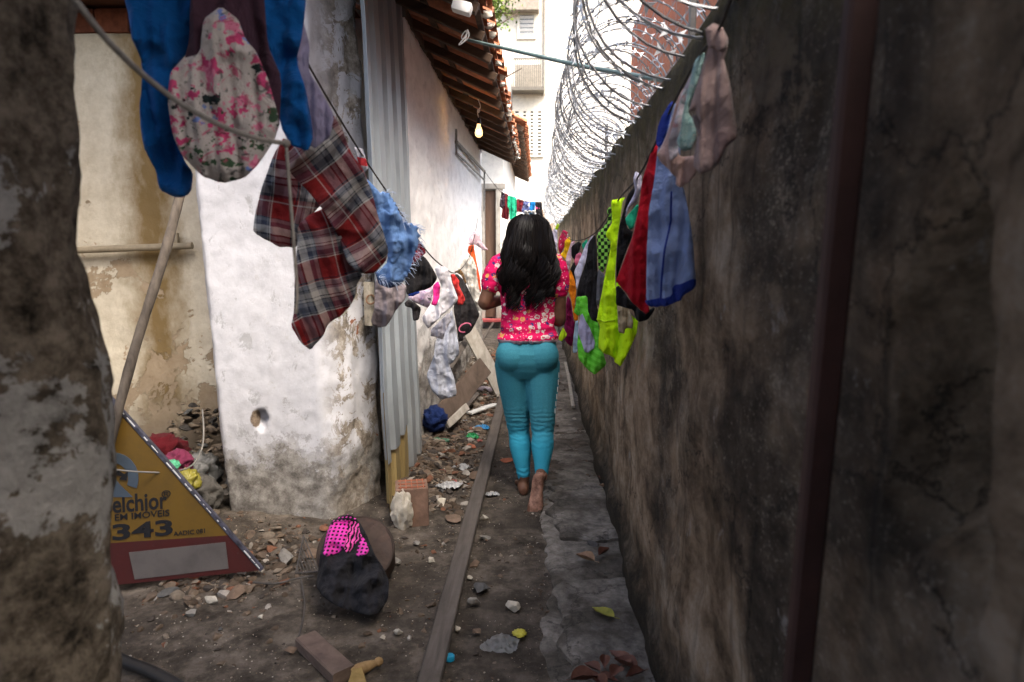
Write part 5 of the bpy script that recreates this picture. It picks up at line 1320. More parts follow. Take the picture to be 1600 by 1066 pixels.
for v in so_.data.vertices:
    q = v.co; lowk = max(0, min(1, (1.08-q.z)/.2))
    v.co += v.normal*(lowk*(.0055*math.sin(q.z*62 + 9*q.x + 5*noise.noise(q*6)) + .006*noise.noise(q*9)) + .003*noise.noise(q*14))
    if q.z < .875: v.co += v.normal*(.006 + .004*math.sin(math.atan2(q.y, q.x)*9))
# hair: a full head of wavy black hair down to the shoulder blades
hm = T('black_hair', .45, .12); hm.color(hm.ramp(hm.noise(hm.co(scale=(1, 1, .1)), 60, 4), [(.3, (.0025, .002, .002)), (.7, (.008, .006, .0055))]))
hair = MB()
core = [(1.512, .030, .035, .010), (1.500, .060, .066, .008), (1.470, .092, .098, .004), (1.43, .104, .110, -.004), (1.38, .112, .106, -.022), (1.32, .124, .095, -.050), (1.26, .132, .064, -.078), (1.20, .136, .045, -.092), (1.155, .118, .030, -.098), (1.125, .09, .014, -.100)]
hair.loft([ring(Vector((X0+.008, GY+.022+dy, z)), a, b, 28) for z, a, b, dy in core])
ho = hair.build('hair', hm.m, parent=woman); remesh(ho, .007, 4, .5)
for v in ho.data.vertices:
    q = v.co + woman.location
    if q.y > GY+.085 and q.z < 1.46: v.co.y -= (q.y-GY-.085)*.9                 # the face stays clear
    a = math.atan2(q.y-GY, q.x-X0); v.co += Vector((math.cos(a), math.sin(a), 0))*(.006*math.sin(a*23+8*noise.noise(q*5)+q.z*14))
mb = MB(); rr = random.Random(21)
def core_at(z):
    for i in range(len(core)-1):
        if core[i][0] >= z >= core[i+1][0]:
            t = (core[i][0]-z)/(core[i][0]-core[i+1][0]); return [core[i][j]+(core[i+1][j]-core[i][j])*t for j in range(1, 4)]
    return core[-1][1:]
locks = [(-math.pi*.99 + 3.15*(i+rr.uniform(-.3, .3))/16, rr.uniform(1.025, 1.11), rr.uniform(0, 6.28), rr.uniform(11, 18)) for i in range(17)]
for k in range(900):
    lk = rr.choice(locks); a = lk[0] + rr.gauss(0, .065); a = max(-math.pi*1.04, min(.13, a))
    zt = rr.uniform(1.44, 1.515); zb = lk[1] + rr.gauss(0, .02); side = abs(math.cos(a))
    if side > .85: zb = max(zb, 1.08)
    n = 26; pts = []; lift = rr.uniform(.0, .014); ph = lk[2] + rr.gauss(0, .42); fr = lk[3]
    for i in range(n):
        t = i/(n-1); z = zt + (zb-zt)*t; ca, cb, dy = core_at(max(1.14, min(1.512, z)))
        if z < 1.14: ca *= 1-(1.14-z)*.5
        w_ = (.004 + .040*max(0, t-.30)); gather = 1 - .0*t
        x = X0 + .008 + (ca+lift)*math.cos(a) + w_*math.sin(ph + t*fr); y = GY + .022 + dy + (cb+lift+.004)*math.sin(a) + w_*.7*math.cos(ph + t*fr)
        pts.append(Vector((x, y, z)))
    r0 = rr.uniform(.0016, .0034)
    mb.tube(pts, [r0*(.8+.4*math.sin(math.pi*i/n))*(1 if i < n-6 else (n-i)/6.5+.08) for i in range(n)], 5)
for k in range(150):                                                           # stray hairs
    a = rr.uniform(-math.pi, 0); z0 = rr.uniform(1.25, 1.5); ca, cb, dy = core_at(z0); p = Vector((X0+.008+ca*math.cos(a), GY+.022+dy+cb*math.sin(a), z0)); d = Vector((math.cos(a)*.6, math.sin(a)*.6, -.8))
    mb.tube([p, p+d*.03, p+d*.06+Vector((rr.gauss(0, .01), 0, -.02)), p+d*.075+Vector((rr.gauss(0, .012), 0, -.06))], [.0007, .0006, .0005, .0003], 4)
mb.build('hair_strand', hm.m, parent=ho)['kind'] = 'stuff'
mb = MB(); q = Vector((X0+.010, GY-.030, 1.521)); mb.tube(catmull([q + Vector((x, .012, -x*x*9)) for x in (-.034, -.015, 0, .015, .034)], 5), .0055, 8)
for x in (-.022, 0, .02): mb.ell(q + Vector((x, .008, .004)), (.010, .008, .006), 2)
mb.build('hair_band', WHITEPL, parent=woman)
for sx in (-1, 1):
    mb = MB(); mb.ell(HC + Vector((sx*.026, .076, .000)), (.011, .009, .008), 3); e = mb.build('eye', simple('eye_white', (.6, .58, .55), .3), parent=woman)
    mb = MB(); mb.ell(HC + Vector((sx*.026, .0825, .000)), (.0048, .003, .0048), 2); mb.build('iris', BLACKPL, parent=e)
# small stripe of square prints on the outer right leg
mb = MB(); dg_ = bpy.context.evaluated_depsgraph_get()
for k in range(6):
    z = .66-.038*k; c = hipR.lerp(kneeR, (.72-z)/(.72-kneeR.z)); hit = lo.ray_cast(Vector((c.x+.3, c.y-.03, z))-woman.location, Vector((-1, 0, 0)))
    if hit[0]:
        p = hit[1] + woman.location; mb.box(p, (.004, .020, .026), bev=.001)
if mb.v: mb.build('side_print', WHITEPL, parent=woman)
# ------------------------------------------------------------------ things lying in the alley
# the long plank on the ground
mb = MB(); a = atz(662, 1110, .03); b = atz(786, 618, .06)
mb.beam(a, b, .070, .026, bev=.004, segs=14, warp=.006)
thing('plank', mb, GREYWOOD, 'long grey plank lying on the earth along the middle of the alley', 'plank')

# broken estate agent's board leaning on its cut edge
sA = atz(195, 913, .02); sB = atz(408, 895, .02); su = (sB-sA); su.z = 0; su.normalize(); sw = Vector((0, math.sin(.10), math.cos(.10))); sn = su.cross(sw).normalized()
def sp(px, py):
    d = ray(px, py); t = (sA-CAM).dot(sn)/d.dot(sn); q = CAM + d*t - sA; return q.dot(su), q.dot(sw)
def sW(x, y, o=0): return sA + su*x + sw*y + sn*o
def flat(pts, o0, o1):
    n = len(pts); mb = MB(); mb.add([sW(x, y, o1) for x, y in pts] + [sW(x, y, o0) for x, y in pts], [list(range(n)), list(range(n, 2*n))[::-1]] + [[i, n+i, n+(i+1) % n, (i+1) % n] for i in range(n)]); return mb
sign = empty('sign_board', sA, 'broken yellow and red sign board with black lettering on the ground at the left', 'sign')
def m_board(name, rgb):
    t = T(name, .55, .35); c = t.co(); n = t.noise(c, 7, 8, .7); b = t.mix(t.ramp(n, [(.45, 0), (.75, .55)]), rgb, tuple(x*.35+.01 for x in rgb))
    t.color(t.mix(t.ramp(t.noise(c, 60, 6, .7), [(.64, 0), (.72, .6)]), b, (.07, .06, .05))); t.bump(n, .1, .003); return t.m
pA, pB, pC, pD = sp(110, 560), sp(408, 894), sp(196, 912), sp(90, 920)
def cut(y):                                   # x of the sloping edge at height y
    t = (y-pA[1])/(pB[1]-pA[1]); return pA[0] + (pB[0]-pA[0])*t
yr = sp(180, 848)[1]; yrb = sp(370, 838)[1]
flat([(pD[0], pA[1]), pA, (cut(yrb), yrb), (pD[0], yr+.005)], 0, .012).build('yellow_panel', m_board('sign_yellow', (.135, .076, .010)), parent=sign, smooth=False)
flat([(pD[0], yr+.005), (cut(yrb), yrb), pB, (pD[0], pD[1])], 0, .012).build('red_band', m_board('sign_red', (.060, .010, .009)), parent=sign, smooth=False)
flat([sp(202, 862), sp(352, 849), sp(358, 890), sp(212, 904)], .012, .0145).build('white_panel', m_board('sign_white', (.115, .102, .097)), parent=sign, smooth=False)
mb = MB(); mb.beam(sW(*pA, .004), sW(pB[0]+.004, pB[1], .004), .016, .022, up=sn, bev=.002); mb.build('edge_trim', simple('scraped_dark_edge', (.05, .05, .07), .6, .3, .8, 30), parent=sign)
rr = random.Random(2); mb = MB()
for k in range(34):
    t = rr.uniform(.15, .98)**.8; p = Vector(pA).lerp(Vector(pB), t); d = (Vector(pB)-Vector(pA)).normalized(); l = rr.uniform(.001, .013)
    n2 = Vector((d.y, -d.x))*(-.003); a = p + n2 - d*l; b = p + n2 + d*l
    mb.beam(sW(a.x, a.y, .0155), sW(b.x, b.y, .0155), rr.uniform(.002, .006), .0015, up=sn, bev=.0003)
mb.build('chipped_paint', WHITEPL, parent=sign)['kind'] = 'stuff'
blackpaint = m_board('sign_black', (.010, .010, .012)); greyblue = m_board('sign_grey_blue', (.06, .082, .11))
def text(name, body, pl, pr, hgt_px, bold=0.0, mat=blackpaint, sx=None, shear=0):
    """lettering whose baseline runs from pixel pl to pixel pr on the board"""
    cu = bpy.data.curves.new(name, 'FONT'); cu.body = body; cu.size = 1; cu.extrude = .001; cu.offset = bold; cu.resolution_u = 3
    o = bpy.data.objects.new(name, cu); COL.objects.link(o)
    dg = bpy.context.evaluated_depsgraph_get(); dg.update(); me = bpy.data.meshes.new_from_object(o.evaluated_get(dg)); bpy.data.objects.remove(o)
    vs = [v.co.copy() for v in me.vertices]; fs = [list(p.vertices) for p in me.polygons]; bpy.data.meshes.remove(me)
    x0 = min(v.x for v in vs); x1 = max(v.x for v in vs); hh = max(v.y for v in vs)
    a = Vector(sp(*pl)); b = Vector(sp(*pr)); d = (b-a); L = d.length; d.normalize(); n = Vector((-d.y, d.x)); hm_ = abs(sp(pl[0], pl[1]-hgt_px)[1]-a.y)
    mb = MB(); mb.add([sW(*(a + d*((v.x-x0)/(x1-x0)*L) + n*(v.y/hh*hm_)), .0135 + v.z) for v in vs], fs)
    return mb.build(name, mat, parent=sign, smooth=False)
text('agency_name', 'Belchior', (159, 801), (260, 794), 27, .018)
text('registered_mark', '\u00ae', (251, 778), (265, 777), 11)
text('slogan', 'S EM IM\u00d3VEIS', (166, 813), (264, 806), 12.5, .010)
text('phone_number', '343', (176, 842), (270, 835), 24, .030); text('phone_number', '4', (150, 844), (174, 842), 24, .030)
text('licence_line', 'AADIC 081', (271, 838), (320, 834), 7, .008)
def arc(cx, cy, r0, r1, a0, a1, n=18):
    o = [(cx + r1*math.cos(a0+(a1-a0)*i/n), cy - r1*math.sin(a0+(a1-a0)*i/n)) for i in range(n+1)]; i_ = [(cx + r0*math.cos(a0+(a1-a0)*i/n), cy - r0*math.sin(a0+(a1-a0)*i/n)) for i in range(n+1)]
    return o, i_
o, i_ = arc(172, 748, 26, 42, -.35, 2.6); mb = MB(); n = len(o)
P = [sp(*q) for q in o] + [sp(*q) for q in i_]
mb.add([sW(x, y, .0125) for x, y in P] + [sW(x, y, .0148) for x, y in P], [f for k in range(n-1) for f in ((k, k+1, n+k+1, n+k), (2*n+k, 3*n+k, 3*n+k+1, 2*n+k+1), (k, 2*n+k, 2*n+k+1, k+1), (n+k, n+k+1, 3*n+k+1, 3*n+k))])
lg = mb.build('logo', greyblue, parent=sign, smooth=False)
flat([sp(150, 775), sp(172, 740), sp(186, 757), sp(206, 776)], .0125, .0148).build('logo_base', greyblue, parent=sign, smooth=False)
flat([sp(150, 733), sp(160, 728), sp(180, 732), sp(192, 740), sp(198, 735), sp(196, 750), sp(184, 748), (sp(188, 743)), sp(172, 739)], .0150, .0165).build('logo_arrow', blackpaint, parent=sign, smooth=False)

# leaning stick and white cable
mb = MB(); a = at(286, 285, 2.75); b = at(158, 745, 2.45)
P = catmull([a, a.lerp(b, .25)+Vector((.006, 0, 0)), a.lerp(b, .6)+Vector((-.008, 0, 0)), b], 8); mb.tube(P, [.019+.003*noise.noise(Vector((i*.5, 0, 2))) for i in range(len(P))], 10)
thing('stick', mb, STICKM, 'long knotty stick leaning diagonally in front of the beige wall', 'stick')
mb = MB(); mb.tube(catmull([at(140, 730, 2.42), at(168, 733, 2.45), at(225, 738, 2.5), at(272, 737, 2.6), at(300, 727, 2.75), at(315, 702, 2.9), at(318, 672, 3.0), at(316, 640, 3.05)], 8), .0035, 6)
thing('cable', mb, simple('pale_cable', (.17, .16, .145), .7), 'thin pale cable curving in front of the sign board', 'cable')
mb = MB(); mb.tube(catmull([atz(150, 1015, .03), atz(200, 1036, .025), atz(240, 1052, .025), atz(300, 1085, .025)], 6), .019, 12); thing('hose', mb, BLACKPL, 'black hose at the lower left beside the pillar', 'hose')

def film(name, px, py, r, mat, label, cat, h=.03, seed=1, sx=1.0, sy=.8):
    c = atz(px, py, 0); rnd = random.Random(seed); k = [rnd.uniform(.6, 1.25) for _ in range(11)]; mb = MB()
    poly = chaikin([Vector((math.cos(2*math.pi*i/11)*r*sx*k[i], math.sin(2*math.pi*i/11)*r*sy*k[i])) for i in range(11)], .2)
    V, Tt, onb, d = fill(poly, r/16); n = len(V); o = Vector((seed*3.7, seed*1.9, 0))
    def z(x, y):
        p = Vector((x/r*1.6, y/r*1.6, 0)) + o
        return .006 + h*max(0, (1-2.6*abs(noise.noise(p)))*.7 + (1-3*abs(noise.noise(p*2.3)))*.4)*(.45 + .55*max(0, 1-math.hypot(x/sx, y/sy)/r))
    for s_ in (0, 1):
        for x, y in V: mb.v.append(Vector((c.x+x, c.y+y, gz(c.x, c.y)*.3 + z(x, y) - s_*.0012)))
    for t in Tt: mb.f.append(t); mb.f.append([n+i for i in t[::-1]])
    return thing(name, mb, mat, label, cat, ang=50, recalc=False)
# crumpled cloths and plastic
def crumple(name, px, py, r, mat, label, cat, h=.6, seed=1, z=None, Y=None, sq=(1, 1), amp=.55):
    c = at(px, py, Y) if Y else atz(px, py, r*h*.6)
    mb = MB(); so = Vector((seed*7.3, seed*3.1, 0))
    def fn(v): return 1 + amp*(1-2.2*abs(noise.noise(v*1.9+so))) * .6 + .25*noise.noise(v*5+so)
    mb.ell(c, (r*sq[0], r*sq[1], r*h), 4, fn); zmin = min(v.z for v in mb.v)
    if not Y: mb.v = [Vector((v.x, v.y, max(v.z, .004))) for v in mb.v]
    return thing(name, mb, mat, label, cat, ang=180)
def plastic(name, rgb, alpha=0.0):
    t = T(name, .3, .5); c = t.co(); t.color(t.ramp(t.noise(c, 20, 6), [(.3, tuple(x*.6 for x in rgb)), (.7, rgb)])); t.bump(t.noise(c, 45, 5, .6, 1), .7, .01)
    t.b.inputs['Transmission Weight'].default_value = alpha; t.b.inputs['Alpha'].default_value = 1-alpha*.75; return t.m
PW = plastic('white_film', (.45, .45, .45)); PC = plastic('clear_film', (.55, .57, .57), .75)
crumple('cloth', 254, 708, .10, fab('red_rag', (.065, .005, .008)), 'dark red rag on the rubbish heap behind the sign board', 'cloth', .8, 1, Y=3.35)
crumple('cloth', 277, 722, .06, fab('pink_rag', (.13, .022, .05)), 'pink printed rag beside the dark red rag', 'cloth', .8, 2, Y=3.2)
crumple('wrapper', 294, 754, .045, plastic('yellow_film', (.26, .23, .03)), 'yellow plastic wrapper on the heap behind the sign board', 'wrapper', 1.2, 3, Y=3.1)
crumple('plastic_bag', 312, 738, .09, plastic('grey_film', (.10, .10, .095)), 'grey plastic bag at the foot of the beige wall', 'bag', .9, 4, Y=3.35)
crumple('cloth', 312, 775, .08, fab('drab_rag', (.075, .07, .062)), 'drab rag at the bottom of the rubbish heap', 'cloth', 1.0, 5, Y=3.15)
crumple('wrapper', 268, 728, .03, plastic('mint_film', (.10, .45, .25)), 'small mint green wrapper between the rags', 'wrapper', .8, 6, Y=3.05)
crumple('cloth', 679, 655, .075, fab('navy_rag', (.010, .022, .085)), 'navy blue rag hanging at the end of the fallen board', 'cloth', 1.0, 7, Y=4.7)
film('plastic_bag', 703, 763, .075, PW, 'crumpled white plastic bag on the rubble left of the plank', 'bag', .035, 8)
film('plastic_bag', 722, 733, .06, PW, 'smaller white plastic bag just beyond the crumpled one', 'bag', .03, 9)
film('wrapper', 754, 671, .06, plastic('azure_film', (.02, .25, .55)), 'bright blue wrapper on the rubble by the plank', 'wrapper', .04, 10)
film('wrapper', 737, 686, .06, plastic('green_film', (.02, .32, .10)), 'green plastic wrapper on the rubble by the plank', 'wrapper', .05, 11)
crumple('bottle', 684, 692, .055, plastic('bottle_green', (.05, .28, .14), .4), 'crushed green plastic bottle below the navy rag', 'bottle', .5, 12, sq=(1.4, .7))
crumple('plastic_bag', 755, 610, .07, plastic('pinkish_film', (.55, .45, .52)), 'pinkish white plastic bag beyond the white strip', 'bag', .4, 13)
film('wrapper', 784, 1010, .075, PC, 'torn clear plastic wrapper on the earth near the camera', 'wrapper', .018, 14)
crumple('wrapper', 812, 990, .02, plastic('yellow_print_film', (.6, .55, .05)), 'tiny yellow scrap on the clear wrapper', 'wrapper', .4, 15)
film('plastic_bag', 770, 775, .045, PW, 'small white bag scrap right of the plank', 'bag', .02, 16)

# tub with a black and pink garment on it
tub = empty('tub', atz(562, 930, 0), 'rough brown tub lying on the earth under the black and pink garment', 'tub')
tc_ = atz(562, 925, 0) + Vector((-.036, .135, .028)); ax = Vector((.10, -.62, .78)).normalized(); u_, w_ = perp(ax)
mb = MB(); rings = []
for h_, r_ in ((-.02, .09), (.0, .130), (.05, .146), (.13, .150), (.165, .142), (.172, .110), (.165, .05)):
    rings.append([tc_ + ax*h_ + (u_*math.cos(q) + w_*math.sin(q))*r_*(1+.05*noise.noise(Vector((math.cos(q)*2, math.sin(q)*2, h_*9)))) + ax*.012*noise.noise(Vector((math.cos(q)*3, math.sin(q)*3, h_*5+2))) for q in [6.2832*k/48 for k in range(48)]])
mb.loft(rings); mb.v = [Vector((v.x, v.y, max(v.z, -.01))) for v in mb.v]
mb.build('body', simple('scuffed_brown_leather', (.048, .027, .018), .65, .35, .5, 9, .5, .01), parent=tub)
mb = MB(); mb.tube([tc_ + ax*.158 + (u_*math.cos(q) + w_*math.sin(q))*.143 for q in [6.2832*k/48 for k in range(49)]], .008, 8, cap=False); mb.build('rim', simple('dark_rim', (.035, .022, .016), .7), parent=tub)
g_ = Cloth('leggings', z2(420, 760, 3.482, (325, 235), (345, 195), (390, 165), (450, 160), (490, 190), (530, 260), (575, 370), (625, 445), (655, 520), (648, 620), (600, 690), (560, 705), (480, 690), (380, 655), (300, 605), (255, 545), (268, 430), (295, 320)), 2.62, fab('dusty_black_jersey', (.016, .016, .019)),
   'black garment with pink dotted panels draped over the brown tub', 'garment', yaw=-4, lean=50, fold=.026, freq=7, thick=.05, wr=.015, N=3600, axis_=15, plane=tc_ + ax*.232)
DP = FB['dotpink']
g_.part('pink_panel', z2(420, 760, 3.482, (325, 232), (345, 212), (420, 195), (440, 200), (430, 270), (412, 365), (302, 404), (312, 300)), DP, .006)
g_.part('zebra_panel', z2(420, 760, 3.482, (438, 205), (490, 196), (500, 262), (515, 285), (470, 330), (440, 380), (415, 360), (432, 280)), FB['dotblack'], .005)
g_.part('pink_panel', z2(420, 760, 3.482, (512, 285), (530, 300), (556, 378), (480, 400), (490, 350)), DP, .006)
g_.part('dotted_waistband', z2(420, 760, 3.482, (330, 228), (350, 190), (395, 165), (450, 160), (490, 190), (440, 200), (345, 212)), fab('black_pink_dots', (.55, .05, .33), lambda t, uv, base: t.mix(t.ramp(t.vor(uv, 62, rnd=0), [(.22, 0), (.28, 1)]), base, (.012, .010, .014))), .006)
# wire rack
mb = MB(); q = [atz(462, 896, .0), atz(490, 853, .0)+Vector((0, -.12, .10)), atz(497, 893, .02), atz(510, 858, .10)]
mb.tube([q[0], q[1]], .004, 6); mb.tube([q[0], q[2]], .004, 6); mb.tube([q[1], q[2]], .003, 6)
for k in range(1, 7): mb.tube([q[0].lerp(q[1], k/7), q[0].lerp(q[2], k/7)], .0022, 5)
thing('wire_rack', mb, IRON, 'small rusty wire rack sticking out beside the brown tub', 'rack')
# wooden block and turned peg
mb = MB(); a = atz(478, 1000, .02); b = atz(538, 1056, .02); mb.beam(a, b, .075, .042, bev=.005)
thing('wood_block', mb, m_wood('paint_stained_wood', (.065, .045, .040), (.16, .115, .09), .3, (.4, .4, 1), scale=30), 'short purple brown wooden block near the bottom edge', 'wood block')
mb = MB(); a = atz(548, 1052, .02); b = atz(597, 1032, .02); L = (b-a).length; d = (b-a).normalized()
mb.tube([a+d*L*t for t in (0, .15, .3, .5, .7, .78, .84, .92, 1)], [.013, .018, .019, .017, .013, .010, .014, .014, .008], 14)
thing('wooden_peg', mb, m_wood('honey_wood', (.17, .105, .045), (.33, .22, .105), .3, (1, 1, 1), scale=30), 'turned honey coloured wooden peg beside the wooden block', 'peg')
mb = MB(); mb.add([atz(540, 1078, .0), atz(576, 1078, .0), atz(566, 1042, .0), atz(552, 1042, .0), atz(540, 1078, .03), atz(576, 1078, .03), atz(564, 1040, .035), atz(552, 1042, .035)], [(0, 1, 2, 3), (4, 5, 6, 7), (0, 1, 5, 4), (1, 2, 6, 5), (2, 3, 7, 6), (3, 0, 4, 7)])
thing('wooden_wedge', mb, m_wood('yellow_wood', (.15, .10, .03), (.30, .21, .08), .3, (1, 1, 1), scale=30), 'yellowish wooden wedge in front of the turned peg', 'wedge', smooth=False)
# bottle cap
mb = MB(); c = atz(703, 1027, .008); mb.tube([c - Vector((0, 0, .008)), c + Vector((0, .0, .004)), c + Vector((0, 0, .007))], [.0155, .0155, .013], 24)
thing('blue_disc', mb, plastic('cap_blue', (.01, .36, .62)), 'bright blue bottle cap beside the plank', 'bottle cap')
# hollow block by the yellow sheet, mortar on its side
brk = empty('hollow_brick', atz(642, 824, 0), 'broken hollow brick with old mortar at the foot of the yellowed sheet', 'brick')
c = atz(640, 822, 0) + Vector((.0, .07, .09)); R_ = Matrix.Rotation(.22, 3, 'Z')
mb = MB(); mb.box(c, (.155, .15, .19), rot=R_, bev=.006, jit=.002); mb.build('body', simple('smeared_brick', (.17, .105, .075), .9, .15, .4, 9, .5), parent=brk)
mb = MB()
for i in range(5): mb.box(c + R_ @ Vector((-.055+.0275*i, 0, .0965)), (.004, .13, .006), rot=R_)
for i in range(3): mb.box(c + R_ @ Vector((0, -.05+.05*i, .0968)), (.13, .004, .006), rot=R_)
mb.build('red_rib', REDBRICK, parent=brk)
mb = MB(); mb.ell(c + R_ @ Vector((-.05, -.075, -.01)), (.052, .035, .098), 4, lambda v: 1+.25*fbm(v*3, 4)); mb.build('mortar', PALESTONE, parent=brk)
# fallen boards against the left wall
def bm_(p, q, w, h, mat, label, cat='board', name='board', up=(0, 0, 1), segs=6, warp=.004):
    mb = MB(); mb.beam(p, q, w, h, up=up, bev=.004, segs=segs, warp=warp); return thing(name, mb, mat, label, cat)
bm_(at(683, 660, 4.75), at(757, 572, 6.1), .17, .03, BROWNWOOD, 'wide brown board leaning among the rubble by the left wall', up=(.8, -.3, .6))
bm_(at(690, 676, 4.7), at(745, 615, 5.6), .05, .03, GREYWOOD, 'narrow batten lying under the wide brown board', up=(.5, -.2, .8))
bm_(at(698, 664, 4.72), at(730, 636, 5.0), .055, .022, PALEWOOD, 'white painted strip nailed beside the wide brown board', up=(.8, -.4, .5))
bm_(at(731, 512, 6.3), at(785, 616, 6.15), .13, .05, PALEWOOD, 'thick pale beam slanting down to the end of the plank', 'beam', 'beam', up=(.3, -1, .2))
bm_(at(700, 575, 5.6), at(737, 520, 6.9), .06, .04, GREYWOOD, 'grey batten propped up behind the pinstripe trousers', up=(.5, -.5, .5))
bm_(atz(733, 646, .05), atz(776, 632, .06), .06, .015, simple('white_board', (.50, .50, .48), .7), 'flat white strip lying on the rubble behind the plank', 'strip', 'strip')
bm_(at(655, 700, 4.35), at(690, 655, 5.1), .05, .04, GREYWOOD, 'old timber lying at the foot of the house wall', 'timber', 'timber')
bm_(atz(884, 567, .03), atz(896, 636, .03), .03, .02, PALEWOOD, 'thin pale stick on the path below the green shorts', 'stick', 'stick')
bm_(at(752, 535, 7.5), at(771, 505, 8.2), .025, .02, GREYWOOD, 'thin grey stick left of the hips of the woman', 'stick', 'stick')

# leaves
def leaf(px, py, L, W, ang, mat, label, curl=.3, z=.035, group=None):
    mb = MB(); c = atz(px, py, z); n = 12; m = 6; ca, sa = math.cos(ang), math.sin(ang)
    for s_ in (0, 1):
        for i in range(n+1):
            t = i/n; w_ = W*math.sin(math.pi*min(1, t**.8))**.9*(1-.2*t)+.0006
            for j in range(m+1):
                v = j/m*2-1; x = (t-.5)*L; y = v*w_; zz = abs(v)**1.4*w_*curl*1.6 + .35*curl*L*((t-.45)**2) + .003*fbm((x*60, y*60, ang), 3) - s_*.0007
                mb.v.append(c + Vector((x*ca-y*sa, x*sa+y*ca, zz)))
    k = (n+1)*(m+1)
    for i in range(n):
        for j in range(m):
            a = i*(m+1)+j; mb.f.append((a, a+1, a+m+2, a+m+1)); mb.f.append((k+a, k+a+m+1, k+a+m+2, k+a+1))
    mb.tube([c + Vector((-L*.5*ca, -L*.5*sa, .35*curl*L*.2)), c + Vector((-L*.68*ca+.004, -L*.68*sa, .006))], .0012, 5)
    return thing('leaf', mb, mat, label, 'leaf', group, ang=180)
def lmat(name, a, b): 
    t = T(name, .55, .35); c = t.co(); t.color(t.ramp(t.noise(c, 30, 6, .7), [(.35, a), (.7, b)])); t.bump(t.noise(c, 90, 4), .3, .003); return t.m
LY = lmat('yellow_green_leaf', (.16, .17, .015), (.30, .28, .04)); LBr = lmat('tan_dry_leaf', (.20, .115, .06), (.36, .235, .145)); LR_ = lmat('reddish_dry_leaf', (.11, .042, .026), (.20, .088, .058))
leaf(942, 958, .10, .026, 2.4, LY, 'yellow green fallen leaf on the near slab')
leaf(914, 874, .095, .024, 2.5, LBr, 'curled tan leaf on the path between the two slabs', .8)
leaf(944, 864, .085, .018, .9, LR_, 'reddish curled leaf touching the tan leaf', .9)
leaf(946, 762, .085, .024, 2.6, LBr, 'dry brown leaf against the foot of the black wall', .7)
leaf(938, 748, .07, .02, 1.9, LR_, 'dark dry leaf just behind the dry brown leaf', .7)
rr = random.Random(31); DL = 'dry leaves heaped at the bottom edge'
for k, (px, py) in enumerate([(925, 1045), (945, 1035), (962, 1052), (978, 1040), (950, 1062), (935, 1068), (992, 1055), (968, 1030), (915, 1062)]):
    leaf(px, py, rr.uniform(.06, .10), rr.uniform(.016, .026), rr.uniform(0, 6.28), LR_, 'dry reddish brown leaf in the heap on the near slab by the wall', rr.uniform(.4, .9), .04+.006*(k % 3), DL)

# single stones one can tell apart
def stone(px, py, wpx, mat, label, seed, cat='stone', flat=.7, group=None, cuts=9):
    p = atz(px, py, 0); r = wpx/F*p.y/2*.95; mb = MB(); mb.stone(p + Vector((0, 0, r*flat*.55)), r, 3, seed, cuts, flat); return thing('stone', mb, mat, label, cat, group)
stone(742, 946, 30, CEMENT, 'angular grey stone standing right of the plank', 1, flat=.9, cuts=14)
stone(753, 924, 40, DARKSTONE, 'dark lump of stone behind the angular grey stone', 2, flat=.5)
stone(804, 952, 32, PALESTONE, 'knobbly pale stone in the middle of the earth strip', 3, flat=.6)
stone(746, 990, 24, BROWNSTONE, 'brown stone left of the clear wrapper', 4)
stone(756, 842, 28, CEMENT, 'flat pale cement piece right of the plank', 5, flat=.4)
stone(757, 812, 20, PALESTONE, 'white stone behind the flat cement piece', 6)
stone(742, 884, 26, BROWNSTONE, 'brown stone half buried right of the plank', 7, flat=.5)
stone(715, 985, 18, PALESTONE, 'small pale stone close to the plank edge', 8)
stone(768, 772, 14, PALESTONE, 'white stone by the small bag scrap', 9)
stone(617, 882, 26, CEMENT, 'grey stone behind the brown tub', 10, flat=.6)
stone(673, 878, 18, PALESTONE, 'pale stone between the brown tub and the plank', 11)
stone(622, 992, 24, PALESTONE, 'yellowish white stone in front of the brown tub', 12, flat=.8)
stone(598, 998, 14, PALESTONE, 'smaller white stone next to the yellowish one', 13)
stone(455, 1020, 24, BROWNSTONE, 'brown stone left of the wooden block', 14)
stone(407, 966, 14, PALESTONE, 'lone white stone on the dark earth by the sign', 15)
stone(332, 942, 26, PALESTONE, 'white rounded stone below the sign board', 16)
stone(368, 930, 34, BROWNSTONE, 'tan stone below the corner of the sign board', 17, flat=.6)
stone(300, 962, 26, CEMENT, 'grey jagged stone on the dark earth at the left', 18)
stone(448, 880, 50, CEMENT, 'big cement lump at the foot of the whitewashed wall', 19, flat=.7)
stone(490, 870, 34, BROWNSTONE, 'brown lump between the cement lump and the tub', 20, flat=.6)
stone(300, 905, 26, REDBRICK, 'brick fragment against the lower edge of the sign board', 21, flat=.45, cat='brick piece')
stone(262, 930, 30, DARKSTONE, 'dark stone left of the white rounded stone', 22)
stone(345, 985, 16, DARKSTONE, 'small dark stone in front of the white rounded stone', 23)
stone(690, 790, 26, PALESTONE, 'pale stone below the crumpled white bag', 24, flat=.6)
stone(650, 850, 22, CEMENT, 'grey stone in front of the hollow brick', 25, flat=.5)
stone(712, 812, 36, BROWNSTONE, 'flat tan stone left of the plank by the hollow brick', 26, flat=.5)
stone(690, 715, 34, CEMENT, 'grey slab piece leaning at the foot of the metal sheet', 27, flat=.5)
stone(667, 745, 50, BROWNSTONE, 'broad brown slab piece under the metal sheet', 28, flat=.35)
stone(738, 700, 20, REDBRICK, 'little red brick piece near the green wrapper', 29, 'brick piece', .5)
stone(790, 720, 20, REDBRICK, 'flat brick chip left of the left foot', 30, 'brick piece', .35)
stone(745, 748, 26, BROWNSTONE, 'brown stone beside the smaller white bag', 31, flat=.5)
stone(930, 855, 30, DARKSTONE, 'mossy dark stone at the edge of the broad slab', 32, flat=.4)
